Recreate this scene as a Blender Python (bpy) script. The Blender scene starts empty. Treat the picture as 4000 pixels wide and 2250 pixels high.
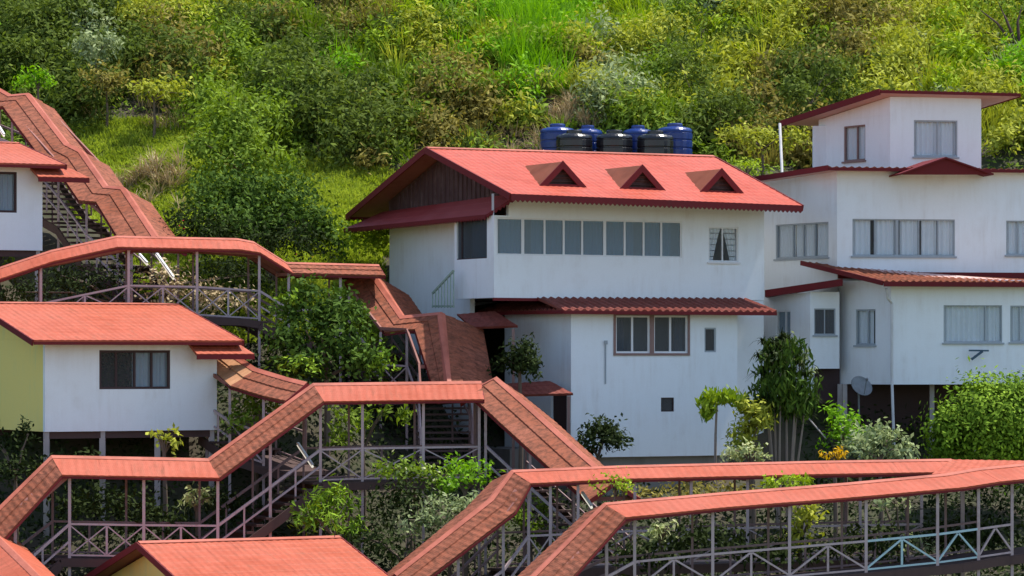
import bpy, math, random
import numpy as np
from mathutils import Vector

random.seed(7)
RNG = np.random.default_rng(11)
F, HZ, CX = 13000.0, 1400.0, 2000.0      # focal length, horizon row and centre column of the 4000 px photograph
scene = bpy.context.scene
COL = scene.collection
R = math.radians


def P(px, py, Y):
    return Vector(((px - CX) / F * Y, Y, (HZ - py) / F * Y))


def pxy(v):
    return CX + F * v[0] / v[1], HZ - F * v[2] / v[1]


def zat(py, Y):
    return (HZ - py) / F * Y


# ------------------------------------------------------------------ terrain height
PY_ = [-40, 0, 60, 80, 86, 90, 92, 96, 99, 103, 106, 109, 112, 118, 130, 150, 200, 260]
PZ_ = [-13, -13, -13, -9.5, -7.8, -7.2, -6.9, -6.0, -4.7, -3.9, -2.2, .6, 3.2, 6.85, 12.0, 20, 38, 44]
BY_ = [90, 95, 98, 101, 106, 110, 116]
BZ_ = [0, 1.6, 2.9, 3.9, 4.0, 1.9, 0]


def hgt(x, y):
    x = np.asarray(x, float); y = np.asarray(y, float)
    z = np.interp(y, PY_, PZ_)
    a = np.clip((0.5 - x) / 8.0, 0, 1); a = a * a * (3 - 2 * a)
    z = z + a * np.interp(y, BY_, BZ_)
    k = np.clip((y - 109) / 8, 0, 1)
    z = z + (.15 + .55 * k) * (np.sin(x * .43 + y * .21) * .6 + np.sin(x * .9 - y * .55 + 1.3) * .4 + np.sin(x * .23 + 2.0 + y * .05) * .7)
    return z


def H(x, y):
    return float(hgt(x, y))


# ------------------------------------------------------------------ materials
def newmat(name):
    m = bpy.data.materials.new(name); m.use_nodes = True
    nt = m.node_tree
    for n in list(nt.nodes):
        nt.nodes.remove(n)
    out = nt.nodes.new('ShaderNodeOutputMaterial')
    b = nt.nodes.new('ShaderNodeBsdfPrincipled')
    nt.links.new(b.outputs[0], out.inputs[0])
    return m, nt, b, out


def N(nt, t, **kw):
    n = nt.nodes.new(t)
    for k, v in kw.items():
        if k.startswith('i_'):
            n.inputs[k[2:].replace('_', ' ')].default_value = v
        else:
            setattr(n, k, v)
    return n


def ramp(nt, src, p0, p1, c0=(0, 0, 0, 1), c1=(1, 1, 1, 1)):
    r = nt.nodes.new('ShaderNodeValToRGB')
    r.color_ramp.elements[0].position = p0; r.color_ramp.elements[0].color = c0
    r.color_ramp.elements[1].position = p1; r.color_ramp.elements[1].color = c1
    nt.links.new(src, r.inputs[0])
    return r.outputs[0]


def mixc(nt, fac, a, b, mode='MIX'):
    m = nt.nodes.new('ShaderNodeMix'); m.data_type = 'RGBA'; m.blend_type = mode
    for inp, v in ((m.inputs['Factor'], fac), (m.inputs['A'], a), (m.inputs['B'], b)):
        if hasattr(v, 'is_linked') or hasattr(v, 'links'):
            nt.links.new(v, inp)
        else:
            inp.default_value = v if not isinstance(v, tuple) else (*v, 1)[:4]
    return m.outputs['Result']


def noise(nt, vec, scale, detail=4, rough=.6):
    n = N(nt, 'ShaderNodeTexNoise'); n.inputs['Scale'].default_value = scale
    n.inputs['Detail'].default_value = detail; n.inputs['Roughness'].default_value = rough
    if vec is not None:
        nt.links.new(vec, n.inputs['Vector'])
    return n.outputs['Fac']


def mapping(nt, vec, scale):
    m = N(nt, 'ShaderNodeMapping'); m.inputs['Scale'].default_value = scale
    nt.links.new(vec, m.inputs['Vector'])
    return m.outputs[0]


def roof_mat(name, base, dirt, amount, rough=.55, mottle=0):
    m, nt, b, _ = newmat(name)
    tc = N(nt, 'ShaderNodeTexCoord')
    pos = N(nt, 'ShaderNodeNewGeometry').outputs['Position']
    n1 = noise(nt, pos, 1.3, 6, .65)
    n2 = noise(nt, mapping(nt, tc.outputs['UV'], (5.0, .7, 1)), 1.6, 4)
    n3 = noise(nt, pos, 9, 4, .7)
    c = mixc(nt, ramp(nt, n1, .36, .68), tuple(x * .88 for x in base), tuple(min(1, x * 1.18 + .02) for x in base))
    n0 = noise(nt, pos, .35, 4, .6)
    c = mixc(nt, ramp(nt, n0, .4, .65, (0, 0, 0, 1), (.75, .75, .75, 1)), c, tuple(min(1, x * 1.02 + .035) for x in base))
    c = mixc(nt, ramp(nt, n3, .35, .75, (.0, 0, 0, 1), (.28, .28, .28, 1)), c, tuple(x * .6 for x in base))
    st = N(nt, 'ShaderNodeMath', operation='MULTIPLY')
    nt.links.new(ramp(nt, n2, .46, .72), st.inputs[0]); nt.links.new(ramp(nt, n1, .35 , .65), st.inputs[1])
    st2 = N(nt, 'ShaderNodeMath', operation='MULTIPLY'); st2.inputs[1].default_value = amount
    nt.links.new(st.outputs[0], st2.inputs[0])
    c = mixc(nt, st2.outputs[0], c, dirt)
    if mottle:
        n4 = noise(nt, mapping(nt, tc.outputs['UV'], (5.0, 2.4, 1)), 1.5, 6, .75)
        mm = N(nt, 'ShaderNodeMath', operation='MULTIPLY'); mm.inputs[1].default_value = mottle
        nt.links.new(ramp(nt, n4, .44, .64), mm.inputs[0])
        c = mixc(nt, mm.outputs[0], c, dirt)
    # sheet joints along and across the slope
    sx = N(nt, 'ShaderNodeSeparateXYZ'); nt.links.new(tc.outputs['UV'], sx.inputs[0])
    def lines(sock, per, wdt):
        a = N(nt, 'ShaderNodeMath', operation='DIVIDE'); nt.links.new(sock, a.inputs[0]); a.inputs[1].default_value = per
        f = N(nt, 'ShaderNodeMath', operation='FRACT'); nt.links.new(a.outputs[0], f.inputs[0])
        l = N(nt, 'ShaderNodeMath', operation='LESS_THAN'); nt.links.new(f.outputs[0], l.inputs[0]); l.inputs[1].default_value = wdt
        return l.outputs[0]
    j = N(nt, 'ShaderNodeMath', operation='MAXIMUM')
    nt.links.new(lines(sx.outputs[0], .86, .035), j.inputs[0]); nt.links.new(lines(sx.outputs[1], 1.9, .022), j.inputs[1])
    jj = N(nt, 'ShaderNodeMath', operation='MULTIPLY'); nt.links.new(j.outputs[0], jj.inputs[0]); jj.inputs[1].default_value = .34
    jn = N(nt, 'ShaderNodeMath', operation='MULTIPLY'); nt.links.new(j.outputs[0], jn.inputs[0]); nt.links.new(ramp(nt, noise(nt, pos, 1.1, 3), .45, .62), jn.inputs[1])
    nt.links.new(jn.outputs[0], jj.inputs[0])
    c = mixc(nt, jj.outputs[0], c, tuple(x * .35 for x in base))
    nt.links.new(c, b.inputs['Base Color'])
    b.inputs['Roughness'].default_value = rough
    b.inputs['Specular IOR Level'].default_value = .15
    bp = N(nt, 'ShaderNodeBump'); bp.inputs['Strength'].default_value = .25; bp.inputs['Distance'].default_value = .02
    nt.links.new(n3, bp.inputs['Height']); nt.links.new(bp.outputs[0], b.inputs['Normal'])
    return m


def paint_mat(name, base, stain, amount=.5, rough=.7, scale=1.2, streak=True, bump=.15):
    m, nt, b, _ = newmat(name)
    pos = N(nt, 'ShaderNodeNewGeometry').outputs['Position']
    n1 = noise(nt, pos, scale, 6, .6)
    n2 = noise(nt, mapping(nt, pos, (3.0, 3.0, .35)), 1.6, 5, .6)
    n3 = noise(nt, pos, 26, 3, .6)
    mm = N(nt, 'ShaderNodeMath', operation='MULTIPLY')
    nt.links.new(ramp(nt, n1, .4, .72), mm.inputs[0])
    nt.links.new(ramp(nt, n2 if streak else n1, .42, .7), mm.inputs[1])
    m2 = N(nt, 'ShaderNodeMath', operation='MULTIPLY'); m2.inputs[1].default_value = amount
    nt.links.new(mm.outputs[0], m2.inputs[0])
    c = mixc(nt, m2.outputs[0], base, stain)
    c = mixc(nt, ramp(nt, n3, .3, .8, (0, 0, 0, 1), (.14, .14, .14, 1)), c, tuple(x * .7 for x in base))
    nt.links.new(c, b.inputs['Base Color'])
    b.inputs['Roughness'].default_value = rough
    b.inputs['Specular IOR Level'].default_value = .25
    if bump:
        bp = N(nt, 'ShaderNodeBump'); bp.inputs['Strength'].default_value = bump; bp.inputs['Distance'].default_value = .01
        nt.links.new(n3, bp.inputs['Height']); nt.links.new(bp.outputs[0], b.inputs['Normal'])
    return m


def leaf_mat(name, c0, c1, transl=.3):
    m, nt, b, out = newmat(name)
    at = N(nt, 'ShaderNodeAttribute', attribute_name='tone')
    c = mixc(nt, at.outputs['Fac'], c0, c1)
    nt.links.new(c, b.inputs['Base Color']); b.inputs['Roughness'].default_value = .75
    b.inputs['Specular IOR Level'].default_value = .06
    tr = N(nt, 'ShaderNodeBsdfTranslucent')
    hs = N(nt, 'ShaderNodeHueSaturation'); hs.inputs['Value'].default_value = 1.25; hs.inputs['Saturation'].default_value = 1.1
    nt.links.new(c, hs.inputs['Color']); nt.links.new(hs.outputs[0], tr.inputs[0])
    mx = N(nt, 'ShaderNodeMixShader'); mx.inputs[0].default_value = transl
    nt.links.new(b.outputs[0], mx.inputs[1]); nt.links.new(tr.outputs[0], mx.inputs[2])
    nt.links.new(mx.outputs[0], out.inputs[0])
    return m


def plain(name, base, rough=.5, spec=.4, metal=0, emit=None):
    m, nt, b, _ = newmat(name)
    pos = N(nt, 'ShaderNodeNewGeometry').outputs['Position']
    n1 = noise(nt, pos, 6, 4, .6)
    c = mixc(nt, ramp(nt, n1, .35, .75), base, tuple(x * .75 for x in base))
    nt.links.new(c, b.inputs['Base Color'])
    b.inputs['Roughness'].default_value = rough; b.inputs['Specular IOR Level'].default_value = spec
    b.inputs['Metallic'].default_value = metal
    if emit:
        b.inputs['Emission Color'].default_value = (*emit[:3], 1); b.inputs['Emission Strength'].default_value = emit[3]
    return m


def glass_mat(name, tint, fac):
    m, nt, b, out = newmat(name)
    tr = N(nt, 'ShaderNodeBsdfTransparent'); tr.inputs[0].default_value = (*tint, 1)
    b.inputs['Base Color'].default_value = (*[x * .35 for x in tint], 1); b.inputs['Roughness'].default_value = .08
    mx = N(nt, 'ShaderNodeMixShader'); mx.inputs[0].default_value = fac
    nt.links.new(tr.outputs[0], mx.inputs[1]); nt.links.new(b.outputs[0], mx.inputs[2])
    nt.links.new(mx.outputs[0], out.inputs[0])
    return m


M = {}
M['roof'] = roof_mat('salmon_roof_paint', (.43, .090, .042), (.20, .07, .035), .75)
M['roof_worn'] = roof_mat('weathered_roof_paint', (.30, .085, .040), (.11, .042, .024), .85, .8, .95)
M['roof_main'] = roof_mat('red_roof_paint', (.44, .070, .036), (.2, .05, .03), .75)
M['roof_cap'] = roof_mat('pale_ridge_cap_paint', (.47, .13, .08), (.2, .07, .05), .5)
M['roof_tan'] = roof_mat('faded_tan_roof_paint', (.48, .23, .11), (.2, .09, .05), .5, .7)
M['roof_shaded'] = roof_mat('shaded_red_roof_paint', (.28, .032, .028), (.12, .02, .02), .4)  # pent roof red, darkened to paint in the main roof's shadow
M['roof_skirt'] = roof_mat('dark_brown_red_roof_paint', (.24, .055, .038), (.10, .035, .025), .7, .7, .5)
M['trim'] = paint_mat('dark_red_trim_paint', (.145, .012, .015), (.08, .02, .02), .6)
M['soffit'] = paint_mat('brown_soffit_paint', (.30, .125, .10), (.1, .04, .03), .6)
M['soffit_pink'] = paint_mat('pale_soffit_paint', (.62, .40, .36), (.4, .2, .18), .5)
M['plank'] = paint_mat('dark_gable_planks', (.065, .03, .028), (.17, .11, .10), .9, scale=2.5)
M['white'] = paint_mat('white_wall_paint', (.82, .86, .89), (.56, .53, .50), .5)
M['yellow'] = paint_mat('yellow_wall_paint', (.86, .70, .22), (.52, .62, .32), .7, scale=.8)
M['rail'] = paint_mat('pale_mauve_rail_paint', (.47, .37, .38), (.22, .12, .11), .8, scale=5)
M['rail_shaded'] = paint_mat('shaded_rail_paint', (.26, .17, .17), (.12, .07, .07), .8, scale=5)  # darker copy of the rail paint: shade painted onto rear posts and rails
M['railw'] = paint_mat('pale_blue_rail_paint', (.42, .58, .62), (.2, .25, .25), .6, scale=5)
M['deck'] = paint_mat('dark_timber_deck', (.085, .05, .045), (.04, .025, .025), .7, scale=3)
M['concrete'] = paint_mat('stained_concrete', (.24, .22, .20), (.1, .1, .08), .8)
M['stilt'] = paint_mat('grey_stilt_paint', (.42, .38, .37), (.18, .15, .14), .8, scale=4)
M['frame_w'] = paint_mat('white_window_frame', (.74, .75, .76), (.5, .5, .5), .4, scale=6)
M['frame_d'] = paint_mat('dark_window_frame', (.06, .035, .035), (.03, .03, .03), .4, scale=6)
M['frame_b'] = paint_mat('brown_window_frame', (.27, .17, .15), (.12, .08, .07), .5, scale=6)
M['frame_g'] = paint_mat('grey_window_frame', (.36, .40, .43), (.25, .25, .25), .5, scale=6)
M['glass_d'] = glass_mat('blue_grey_glass', (.66, .86, 1.0), .45)
M['glass_c'] = glass_mat('clear_glass', (.93, .96, .98), .07)
M['glass_k'] = glass_mat('dark_glass', (.6, .64, .68), .2)
M['curtain'] = paint_mat('pale_curtain_cloth', (.86, .86, .86), (.7, .7, .7), .5, scale=4)
M['curtain_g'] = paint_mat('grey_curtain_cloth', (.34, .40, .45), (.25, .27, .27), .5, scale=4)
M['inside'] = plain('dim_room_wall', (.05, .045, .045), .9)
M['tank_blue'] = plain('blue_tank_plastic', (.012, .042, .21), .28, .5)
M['tank_black'] = plain('black_tank_plastic', (.012, .013, .017), .25, .55)
M['tube'] = plain('lit_tube_lamp', (.9, .88, .8), .4, .4, 0, (1, .93, .75, .45))
M['bark'] = paint_mat('grey_brown_bark', (.15, .11, .08), (.06, .05, .04), .8, scale=8)
M['stem'] = paint_mat('pale_stem_bark', (.36, .29, .25), (.15, .12, .1), .8, scale=8)
M['dish'] = plain('grey_dish_metal', (.18, .20, .21), .45)
M['bluepaint'] = plain('dark_blue_bracket_paint', (.04, .09, .14), .5)
M['greenpaint'] = plain('pale_green_rail_paint', (.30, .42, .34), .5)
M['pipe'] = paint_mat('white_pipe_plastic', (.6, .6, .6), (.3, .3, .3), .6, scale=5)

LM = {
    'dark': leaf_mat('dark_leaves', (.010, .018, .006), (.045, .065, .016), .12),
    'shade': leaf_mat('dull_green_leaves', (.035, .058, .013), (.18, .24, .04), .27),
    'green': leaf_mat('green_leaves', (.06, .11, .010), (.27, .38, .05), .28),
    'deep': leaf_mat('deep_green_leaves', (.016, .042, .008), (.12, .20, .03), .2),
    'bright': leaf_mat('bright_green_leaves', (.09, .23, .008), (.30, .53, .04), .3),
    'hedge': leaf_mat('hedge_leaves', (.04, .10, .008), (.27, .41, .035), .12),
    'turf': leaf_mat('turf_blades', (.18, .25, .022), (.50, .58, .10), .3),
    'yellow': leaf_mat('yellow_green_leaves', (.17, .20, .016), (.54, .56, .09), .3),
    'lime': leaf_mat('lime_leaves', (.14, .24, .012), (.46, .58, .06), .24),
    'olive': leaf_mat('olive_brown_leaves', (.08, .068, .02), (.38, .33, .08), .25),
    'silver': leaf_mat('silvery_leaves', (.10, .15, .05), (.46, .52, .26), .25),
    'cream': leaf_mat('cream_variegated_leaves', (.14, .22, .04), (.75, .75, .42)),
    'dry': leaf_mat('dry_tan_straw', (.20, .14, .07), (.66, .53, .32), .1),
    'orange': leaf_mat('orange_yellow_leaves', (.45, .28, .02), (.8, .5, .03)),
    'red': leaf_mat('red_petals', (.4, .01, .03), (.7, .03, .06)),
}


# ------------------------------------------------------------------ mesh builder
class MB:
    def __init__(s):
        s.v = []; s.f = []; s.m = []; s.uv = []

    def face(s, pts, mi=0, uv=None):
        i = len(s.v)
        s.v += [tuple(p) for p in pts]
        s.f.append(tuple(range(i, i + len(pts)))); s.m.append(mi)
        s.uv.append(uv or [(0, 0)] * len(pts))

    def box8(s, b, t, mi=0):
        """b, t: four bottom and four top points, counter-clockwise seen from above"""
        s.face(list(reversed(b)), mi); s.face(t, mi)
        for i in range(4):
            j = (i + 1) % 4
            s.face([b[i], b[j], t[j], t[i]], mi)

    def obox(s, O, d, u0, u1, w0, w1, z0, z1, mi=0):
        """box in a frame: d along, outward = (d.y,-d.x); w measured INWARD from the O line"""
        n = Vector((-d[1], d[0], 0)); d = Vector((d[0], d[1], 0)); O = Vector((O[0], O[1], 0))
        q = [O + d * u0 + n * w0, O + d * u1 + n * w0, O + d * u1 + n * w1, O + d * u0 + n * w1]
        s.box8([p + Vector((0, 0, z0)) for p in q], [p + Vector((0, 0, z1)) for p in q], mi)

    def beam(s, p, q, w, h=None, mi=0, up=None):
        h = h or w
        p = Vector(p); q = Vector(q); t = (q - p)
        if t.length < 1e-6:
            return
        t.normalize()
        up = Vector(up or (0, 0, 1))
        if abs(t.dot(up)) > .98:
            up = Vector((0, 1, 0))
        a = t.cross(up).normalized() * (w / 2); b = a.normalized().cross(t) * (h / 2)
        c0 = [p - a - b, p + a - b, p + a + b, p - a + b]
        c1 = [x + (q - p) for x in c0]
        s.face(list(reversed(c0)), mi) if False else s.face(c0, mi)
        s.face(list(reversed(c1)), mi)
        for i in range(4):
            j = (i + 1) % 4
            s.face([c0[j], c0[i], c1[i], c1[j]], mi)

    def tube(s, pts, rad, n=7, mi=0, cap=True):
        pts = [Vector(p) for p in pts]
        if not hasattr(rad, '__len__'):
            rad = [rad] * len(pts)
        rings = []
        for i, p in enumerate(pts):
            t = (pts[min(i + 1, len(pts) - 1)] - pts[max(i - 1, 0)]).normalized()
            a = t.cross(Vector((.37, .93, .11)) if abs(t.z) > .9 else Vector((0, 0, 1))).normalized(); b = t.cross(a)
            base = len(s.v)
            for k in range(n):
                an = 2 * math.pi * k / n
                s.v.append(tuple(p + a * (math.cos(an) * rad[i]) + b * (math.sin(an) * rad[i])))
            rings.append(base)
        for i in range(len(rings) - 1):
            for k in range(n):
                k2 = (k + 1) % n
                s.f.append((rings[i] + k, rings[i] + k2, rings[i + 1] + k2, rings[i + 1] + k)); s.m.append(mi); s.uv.append([(0, 0)] * 4)
        if cap:
            for base, rev in ((rings[0], True), (rings[-1], False)):
                f = [base + k for k in range(n)]
                s.f.append(tuple(reversed(f) if rev else f)); s.m.append(mi); s.uv.append([(0, 0)] * n)

    def lathe(s, c, prof, n=24, mi=0):
        base = len(s.v)
        for r, z in prof:
            for k in range(n):
                an = 2 * math.pi * k / n
                s.v.append((c[0] + r * math.cos(an), c[1] + r * math.sin(an), c[2] + z))
        for i in range(len(prof) - 1):
            for k in range(n):
                k2 = (k + 1) % n
                s.f.append((base + i * n + k, base + i * n + k2, base + (i + 1) * n + k2, base + (i + 1) * n + k)); s.m.append(mi); s.uv.append([(0, 0)] * 4)
        s.f.append(tuple(base + (len(prof) - 1) * n + k for k in range(n))); s.m.append(mi); s.uv.append([(0, 0)] * n)

    def sheet(s, A, B, C, D, per=.21, amp=.006, row=.42, step=.004, thick=.07, mi=0, under=None):
        """corrugated roof slope: A-B eave (left to right seen from outside), D-C ridge"""
        A, B, C, D = map(Vector, (A, B, C, D))
        e = (B - A); L = max(e.length, (C - D).length)
        ed = e.normalized() if e.length > .05 else (C - D).normalized()
        nrm = (B - A).cross(D - A)
        if nrm.length < 1e-5:
            nrm = (C - D).cross(A - D) * -1
        nrm.normalize()
        if nrm.z < 0:
            nrm = -nrm
        W = max(((D + C) / 2 - (A + B) / 2).length, .01)
        nu = max(2, int(L / per * 5)); rows = max(1, round(W / row)); nv = rows * 2
        off = A.dot(ed)
        grid = []
        for j in range(nv + 1):
            r = (j // 2 + (0.0 if j % 2 == 0 else .96)) / rows if j < nv else 1.0
            t = min(r, 1.0)
            lift = step if j % 2 == 0 else -step
            if j == nv:
                lift = -step
            for i in range(nu + 1):
                u = i / nu
                p = A.lerp(B, u).lerp(D.lerp(C, u), t)
                uu = p.dot(ed)
                p2 = p + nrm * (amp * math.cos(2 * math.pi * uu / per) + lift)
                grid.append((p2, (uu, t * W)))
        base = len(s.v)
        s.v += [tuple(g[0]) for g in grid]
        for j in range(nv):
            for i in range(nu):
                a = j * (nu + 1) + i
                ids = (a, a + 1, a + nu + 2, a + nu + 1)
                s.f.append(tuple(base + k for k in ids)); s.m.append(mi); s.uv.append([grid[k][1] for k in ids])
        un = mi if under is None else under
        bt = [x - nrm * thick for x in (A, B, C, D)]
        s.face([bt[3], bt[2], bt[1], bt[0]], un)
        def strip(ids, b0, b1):
            i0 = len(s.v); s.v += [tuple(b0), tuple(b1)]
            s.f.append(tuple([base + k for k in ids] + [i0 + 1, i0])); s.m.append(mi); s.uv.append([(0, 0)] * (len(ids) + 2))
        strip(list(reversed(range(nu + 1))), bt[1], bt[0]) if False else strip(list(range(nu + 1)), bt[0], bt[1])
        strip([nv * (nu + 1) + i for i in range(nu, -1, -1)], bt[2], bt[3])
        strip([j * (nu + 1) for j in range(nv, -1, -1)], bt[3], bt[0])
        strip([j * (nu + 1) + nu for j in range(nv + 1)], bt[1], bt[2])

    def build(s, name, mats, parent=None, smooth=False):
        if not s.v:
            return None
        me = bpy.data.meshes.new(name)
        v = s.v
        o = bpy.data.objects.new(name, me)
        off = Vector((0, 0, 0))
        if parent is not None:
            o.parent = parent
            r = parent
            off = Vector(r['_w']) if '_w' in r else Vector(r.location)
        me.from_pydata([(a[0] - off[0], a[1] - off[1], a[2] - off[2]) for a in v], [], s.f)
        mats = mats if isinstance(mats, (list, tuple)) else [mats]
        for m in mats:
            me.materials.append(m)
        me.polygons.foreach_set('material_index', s.m)
        uvl = me.uv_layers.new(name='UVMap')
        flat = [c for fu in s.uv for uv in fu for c in uv]
        uvl.data.foreach_set('uv', flat)
        if smooth:
            me.polygons.foreach_set('use_smooth', [True] * len(s.f))
        me.update()
        COL.objects.link(o)
        return o


def sub(mb, name, mats, parent, smooth=False):
    """sub-part: mesh under a part mesh (part meshes sit at the root's origin)"""
    o = mb.build(name, mats, None, smooth)
    root = parent.parent if parent.parent else parent
    off = Vector(root.location)
    for v in o.data.vertices:
        v.co -= off
    o.parent = parent
    return o


def thing(name, label, cat, loc, group=None):
    o = bpy.data.objects.new(name, None); COL.objects.link(o)
    o.empty_display_size = .3
    o.location = loc; o['label'] = label; o['category'] = cat
    if group:
        o['group'] = group
    return o


def tag(o, label=None, cat=None, group=None, kind=None):
    if label: o['label'] = label
    if cat: o['category'] = cat
    if group: o['group'] = group
    if kind: o['kind'] = kind
    return o


# ------------------------------------------------------------------ house helpers
def dirv(deg):
    return Vector((math.cos(R(deg)), math.sin(R(deg)), 0))


def u_of(O, d, px):
    k = (px - CX) / F
    return (k * O[1] - O[0]) / (d[0] - k * d[1])


def rect(O, d, px0, px1, py0, py1):
    u0, u1 = u_of(O, d, px0), u_of(O, d, px1)
    Y = O[1] + d[1] * (u0 + u1) / 2
    return u0, u1, zat(py1, Y), zat(py0, Y)


def wall_panel(mb, O, d, L, z0, z1, holes=(), thick=.16, mi=0, u0=0.0):
    n = Vector((-d[1], d[0], 0)); d = Vector((d[0], d[1], 0)); O = Vector((O[0], O[1], 0))
    us = sorted({u0, L} | {h[0] for h in holes} | {h[1] for h in holes})
    zs = sorted({z0, z1} | {h[2] for h in holes} | {h[3] for h in holes})
    us = [u for u in us if u0 - 1e-6 <= u <= L + 1e-6]; zs = [z for z in zs if z0 - 1e-6 <= z <= z1 + 1e-6]
    pt = lambda u, z, w=0: O + d * u + n * w + Vector((0, 0, z))
    for a, b in zip(us, us[1:]):
        for c, e in zip(zs, zs[1:]):
            um, zm = (a + b) / 2, (c + e) / 2
            if any(h[0] < um < h[1] and h[2] < zm < h[3] for h in holes):
                continue
            mb.face([pt(a, c), pt(b, c), pt(b, e), pt(a, e)], mi)
            mb.face([pt(b, c, thick), pt(a, c, thick), pt(a, e, thick), pt(b, e, thick)], mi)
    for h in holes:
        a, b, c, e = h[:4]
        q = [(a, c), (b, c), (b, e), (a, e)]
        for i in range(4):
            p, r_ = q[i], q[(i + 1) % 4]
            mb.face([pt(*p), pt(*r_), pt(*r_, thick), pt(*p, thick)], mi)
    # outer rim
    q = [(u0, z0), (L, z0), (L, z1), (u0, z1)]
    for i in range(4):
        p, r_ = q[i], q[(i + 1) % 4]
        mb.face([pt(*r_), pt(*p), pt(*p, thick), pt(*r_, thick)], mi)


def window(root, O, d, hole, splits=(), frame='frame_w', glass='glass_d', curtain=None, fw=.05, proud=.0, cover=1.0, sill=True, open_leaf=None, gather=False):
    """frame mesh is the part; pane and curtain are its sub-parts"""
    a, b, c, e = hole[:4]
    f = MB()
    w0, w1 = .02 - proud, .10
    f.obox(O, d, a + .002, b - .002, w0, w1, c + .002, c + fw); f.obox(O, d, a + .002, b - .002, w0, w1, e - fw, e - .002)
    f.obox(O, d, a + .002, a + fw, w0 + .003, w1, c + fw, e - fw); f.obox(O, d, b - fw, b - .002, w0 + .003, w1, c + fw, e - fw)
    for sp in splits:
        u = sp[0] if isinstance(sp, tuple) else sp
        hw = sp[1] if isinstance(sp, tuple) else fw * .45
        f.obox(O, d, u - hw, u + hw, w0 + .006, w1 - .01, c + fw, e - fw)
    if sill:
        f.obox(O, d, a - .05, b + .05, -.06, -.003, c - .06, c - .004)
    fo = f.build('window', M[frame], root)
    g = MB(); g.obox(O, d, a + fw * .5, b - fw * .5, .055, .062, c + fw * .5, e - fw * .5)
    sub(g, 'pane', M[glass], fo)
    if curtain:
        k = MB(); n = Vector((-d[1], d[0], 0)); dd = Vector((d[0], d[1], 0)); OO = Vector((O[0], O[1], 0))
        if cover == 'vary':
            us_ = [a] + [(q[0] if isinstance(q, tuple) else q) for q in splits] + [b]
            segs = []
            for p0, p1 in zip(us_, us_[1:]):
                fr_ = random.choice([1, 1, .8, .55, .35, .9] if curtain == 'curtain_g' else [1, 1, 1, .92, .85])
                segs.append((p0 + .02, p0 + (p1 - p0) * fr_ - .01) if random.random() < .5 else (p1 - (p1 - p0) * fr_ + .01, p1 - .02))
        else:
          segs = [(a + .02, a + (b - a) * cover)] if cover > 0 else [(b - (b - a) * -cover, b - .02)]
        if gather:
            mid = (a + b) / 2
            segs = [(a + .02, mid - .02), (mid + .02, b - .02)]
        for si, (s0, s1) in enumerate(segs):
            nn = max(6, int((s1 - s0) / .035)); rows = 6 if gather else 1
            for r_ in range(rows):
                za = e - (e - c) * r_ / rows - .02; zb = e - (e - c) * (r_ + 1) / rows - .0
                zb = max(zb, c + .02)
                pts = []
                for i in range(nn + 1):
                    row = []
                    for q, zz in ((r_, za), (r_ + 1, zb)):
                        t = i / nn
                        if gather:
                            sh = 1 - .62 * (q / rows) ** .8
                            t = t * sh if si == 0 else 1 - (1 - t) * sh
                        u = s0 + (s1 - s0) * t
                        row.append(OO + dd * u + n * (.13 + .03 * math.sin(i / nn * (s1 - s0) / .17 * 2 * math.pi + si)) + Vector((0, 0, zz)))
                    pts.append(row)
                for i in range(nn):
                    k.face([pts[i][1], pts[i + 1][1], pts[i + 1][0], pts[i][0]])
        sub(k, 'curtain', M[curtain], fo)
    return fo


def teeth(mb, p, q, h=.2, per=.16, tooth=.07, th=.03, mi=0):
    """fascia board with a saw-toothed lower edge, hanging under p-q"""
    p = Vector(p); q = Vector(q); t = (q - p); L = t.length
    n = max(1, round(L / per))
    nv = Vector((t.y, -t.x, 0)).normalized() * th
    top = Vector((0, 0, 0)); b0 = Vector((0, 0, -h + tooth)); b1 = Vector((0, 0, -h))
    for off, rev in ((nv, False), (Vector((0, 0, 0)), True)):
        for i in range(n):
            a = p.lerp(q, i / n) + off; m_ = p.lerp(q, (i + .5) / n) + off; c = p.lerp(q, (i + 1) / n) + off
            f = [a + b0, m_ + b1, c + b0, c, a]
            mb.face(list(reversed(f)) if rev else f, mi)
    for i in range(n):
        a = p.lerp(q, i / n); m_ = p.lerp(q, (i + .5) / n); c = p.lerp(q, (i + 1) / n)
        mb.face([a + b0, m_ + b1, m_ + b1 + nv, a + b0 + nv], mi); mb.face([m_ + b1, c + b0, c + b0 + nv, m_ + b1 + nv], mi)
    mb.face([p, q, q + nv, p + nv], mi)


def gable_poly(mb, pts, d, thick=.12, mi=0):
    """vertical polygon (points left to right from outside), thickness inward"""
    n = Vector((-d[1], d[0], 0)) * thick
    mb.face(pts, mi); mb.face([p + n for p in reversed(pts)], mi)
    for i in range(len(pts)):
        a, b = pts[i], pts[(i + 1) % len(pts)]
        mb.face([b, a, a + n, b + n], mi)


V3 = Vector


def cap_mb(RL, RR, Ef, Er):
    mb = MB()
    for Ee, k in ((Ef, 1), (Er, -1)):
        dn = (Ee - RL).normalized() * .16
        a, b = RL + dn + UP * .03, RR + dn + UP * .03
        q = [RL + UP * .035, RR + UP * .035]
        f = [a, b, q[1], q[0]] if k > 0 else [b, a, q[0], q[1]]
        mb.face(f); mb.face([x - UP * .02 for x in reversed(f)])
        mb.face([a - UP * .02, b - UP * .02, b, a] if k > 0 else [b - UP * .02, a - UP * .02, a, b])
    return mb


UP = Vector((0, 0, 1))

# ================================================================== MAIN HOUSE
TH = 28
l = dirv(TH); g = V3((-l.y, l.x, 0)); mg = -g


def flat(v, z):
    return V3((v[0], v[1], z))


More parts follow.
